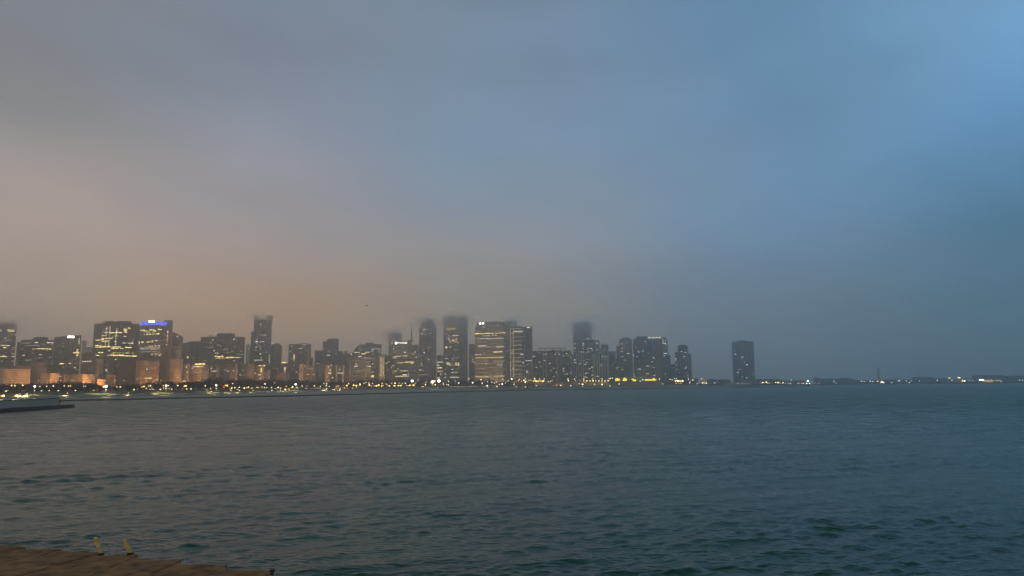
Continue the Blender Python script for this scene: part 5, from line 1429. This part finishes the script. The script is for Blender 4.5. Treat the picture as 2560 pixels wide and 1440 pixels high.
COLS = [
    [(181, 160, 136), (180, 160, 140), (176, 158, 143), (178, 162, 155), (146, 145, 146), (130, 133, 140), (125, 129, 138), (92, 120, 128), (54, 84, 84)],
    [(206, 171, 126), (202, 165, 125), (191, 157, 126), (167, 154, 150), (145, 149, 162), (126, 135, 150), (121, 136, 153), (92, 120, 128), (54, 84, 84)],
    [(156, 152, 138), (154, 152, 138), (154, 148, 138), (149, 151, 156), (130, 152, 175), (121, 142, 166), (116, 137, 159), (92, 120, 128), (54, 84, 84)],
    [(110, 129, 145), (109, 129, 146), (107, 127, 147), (109, 145, 178), (108, 144, 177), (104, 142, 174), (100, 136, 167), (80, 118, 128), (54, 84, 84)],
    [(76, 114, 134), (76, 114, 134), (76, 113, 134), (81, 123, 154), (102, 150, 193), (119, 166, 206), (102, 139, 176), (80, 118, 128), (54, 84, 84)],
]
AZ = [-33.7, -18.4, 0, 18.4, 33.7]
ramps = []
for colr in COLS:
    r_ = N('ShaderNodeValToRGB')
    cr = r_.color_ramp
    cr.interpolation = 'CARDINAL'
    while len(cr.elements) < len(ROWS): cr.elements.new(.5)
    for e_, row, c_ in zip(cr.elements, ROWS, colr): e_.position = row / 60
    for e_, c_ in zip(cr.elements, colr): e_.color = (*lin(c_), 1)
    Lk(elf, r_.inputs['Fac'])
    ramps.append(r_.outputs['Color'])


def mix_c(f, a, b_, mode='MIX'):
    n_ = N('ShaderNodeMix')
    n_.data_type = 'RGBA'
    n_.blend_type = mode
    if isinstance(f, (int, float)): n_.inputs['Factor'].default_value = f
    else: Lk(f, n_.inputs['Factor'])
    for nm, v_ in (('A', a), ('B', b_)):
        if isinstance(v_, tuple): n_.inputs[nm].default_value = v_
        else: Lk(v_, n_.inputs[nm])
    return n_.outputs['Result']


cur = ramps[0]
for i in range(4):
    mr = N('ShaderNodeMapRange')
    mr.interpolation_type = 'SMOOTHSTEP' if i != 9 else 'LINEAR'
    mr.inputs['From Min'].default_value, mr.inputs['From Max'].default_value = R(AZ[i]), R(AZ[i + 1])
    Lk(az2, mr.inputs['Value'])
    cur = mix_c(mr.outputs['Result'], cur, ramps[i + 1])
# behind the camera: warm grey sky, raised to brighten the facades
ab = math_n('ABSOLUTE', az)
mr = N('ShaderNodeMapRange')
mr.interpolation_type = 'SMOOTHSTEP'
mr.inputs['From Min'].default_value, mr.inputs['From Max'].default_value = R(45), R(120)
Lk(ab, mr.inputs['Value'])
lowf = math_n('SUBTRACT', 1, math_n('MULTIPLY', elf, 1.0), True)
cur = mix_c(math_n('MULTIPLY', mr.outputs['Result'], lowf), cur, (*lin((155, 150, 142)), 1))
# soft mottling of the cloud deck
cn2 = N('ShaderNodeTexNoise')
cn2.inputs['Scale'].default_value = 2.6
cn2.inputs['Detail'].default_value = 4
cn2.inputs['Roughness'].default_value = .45
Lk(mp.outputs['Vector'], cn2.inputs['Vector'])
mm = N('ShaderNodeMapRange')
mm.inputs['From Min'].default_value, mm.inputs['From Max'].default_value = .3, .7
mm.inputs['To Min'].default_value, mm.inputs['To Max'].default_value = .92, 1.08
Lk(cn2.outputs['Fac'], mm.inputs['Value'])
cur = mix_c(1.0, cur, mm.outputs['Result'], 'MULTIPLY')
# thin share of the clear dusk sky
sky = N('ShaderNodeTexSky')
sky.sky_type = 'NISHITA'
sky.sun_disc = False
sky.sun_elevation = R(3)
sky.sun_rotation = R(-75)
ns = N('ShaderNodeVectorMath')
ns.operation = 'SCALE'
ns.inputs['Scale'].default_value = .004
Lk(sky.outputs[0], ns.inputs[0])
cur = mix_c(1.0, cur, ns.outputs[0], 'ADD')
Lk(cur, bg.inputs['Color'])
bg.inputs['Strength'].default_value = 1.0

sl = bpy.data.lights.new('sun', 'SUN')
sl.energy = .06
sl.angle = R(25)
sl.color = (1, .85, .7)
so = bpy.data.objects.new('sun', sl)
so.rotation_euler = Vector((-math.sin(R(75)), math.cos(R(75)), math.tan(R(3)))).to_track_quat('Z', 'Y').to_euler()
COL.objects.link(so)

# ------------------------------------------------------------------ render settings
SC.view_settings.view_transform = 'Standard'
SC.view_settings.look = 'None'
SC.view_settings.exposure = 0
SC.view_settings.gamma = 1
cy = SC.cycles
cy.use_denoising = True
try:
    cy.denoiser = 'OPENIMAGEDENOISE'
    cy.denoising_input_passes = 'RGB_ALBEDO_NORMAL'
    cy.denoising_prefilter = 'ACCURATE'
except Exception: pass
cy.max_bounces = 28
cy.diffuse_bounces = 2
cy.glossy_bounces = 3
cy.volume_bounces = 24
cy.transmission_bounces = 2
cy.use_adaptive_sampling = True
cy.adaptive_threshold = .02
cy.sample_clamp_indirect = 3
cy.sample_clamp_direct = 0
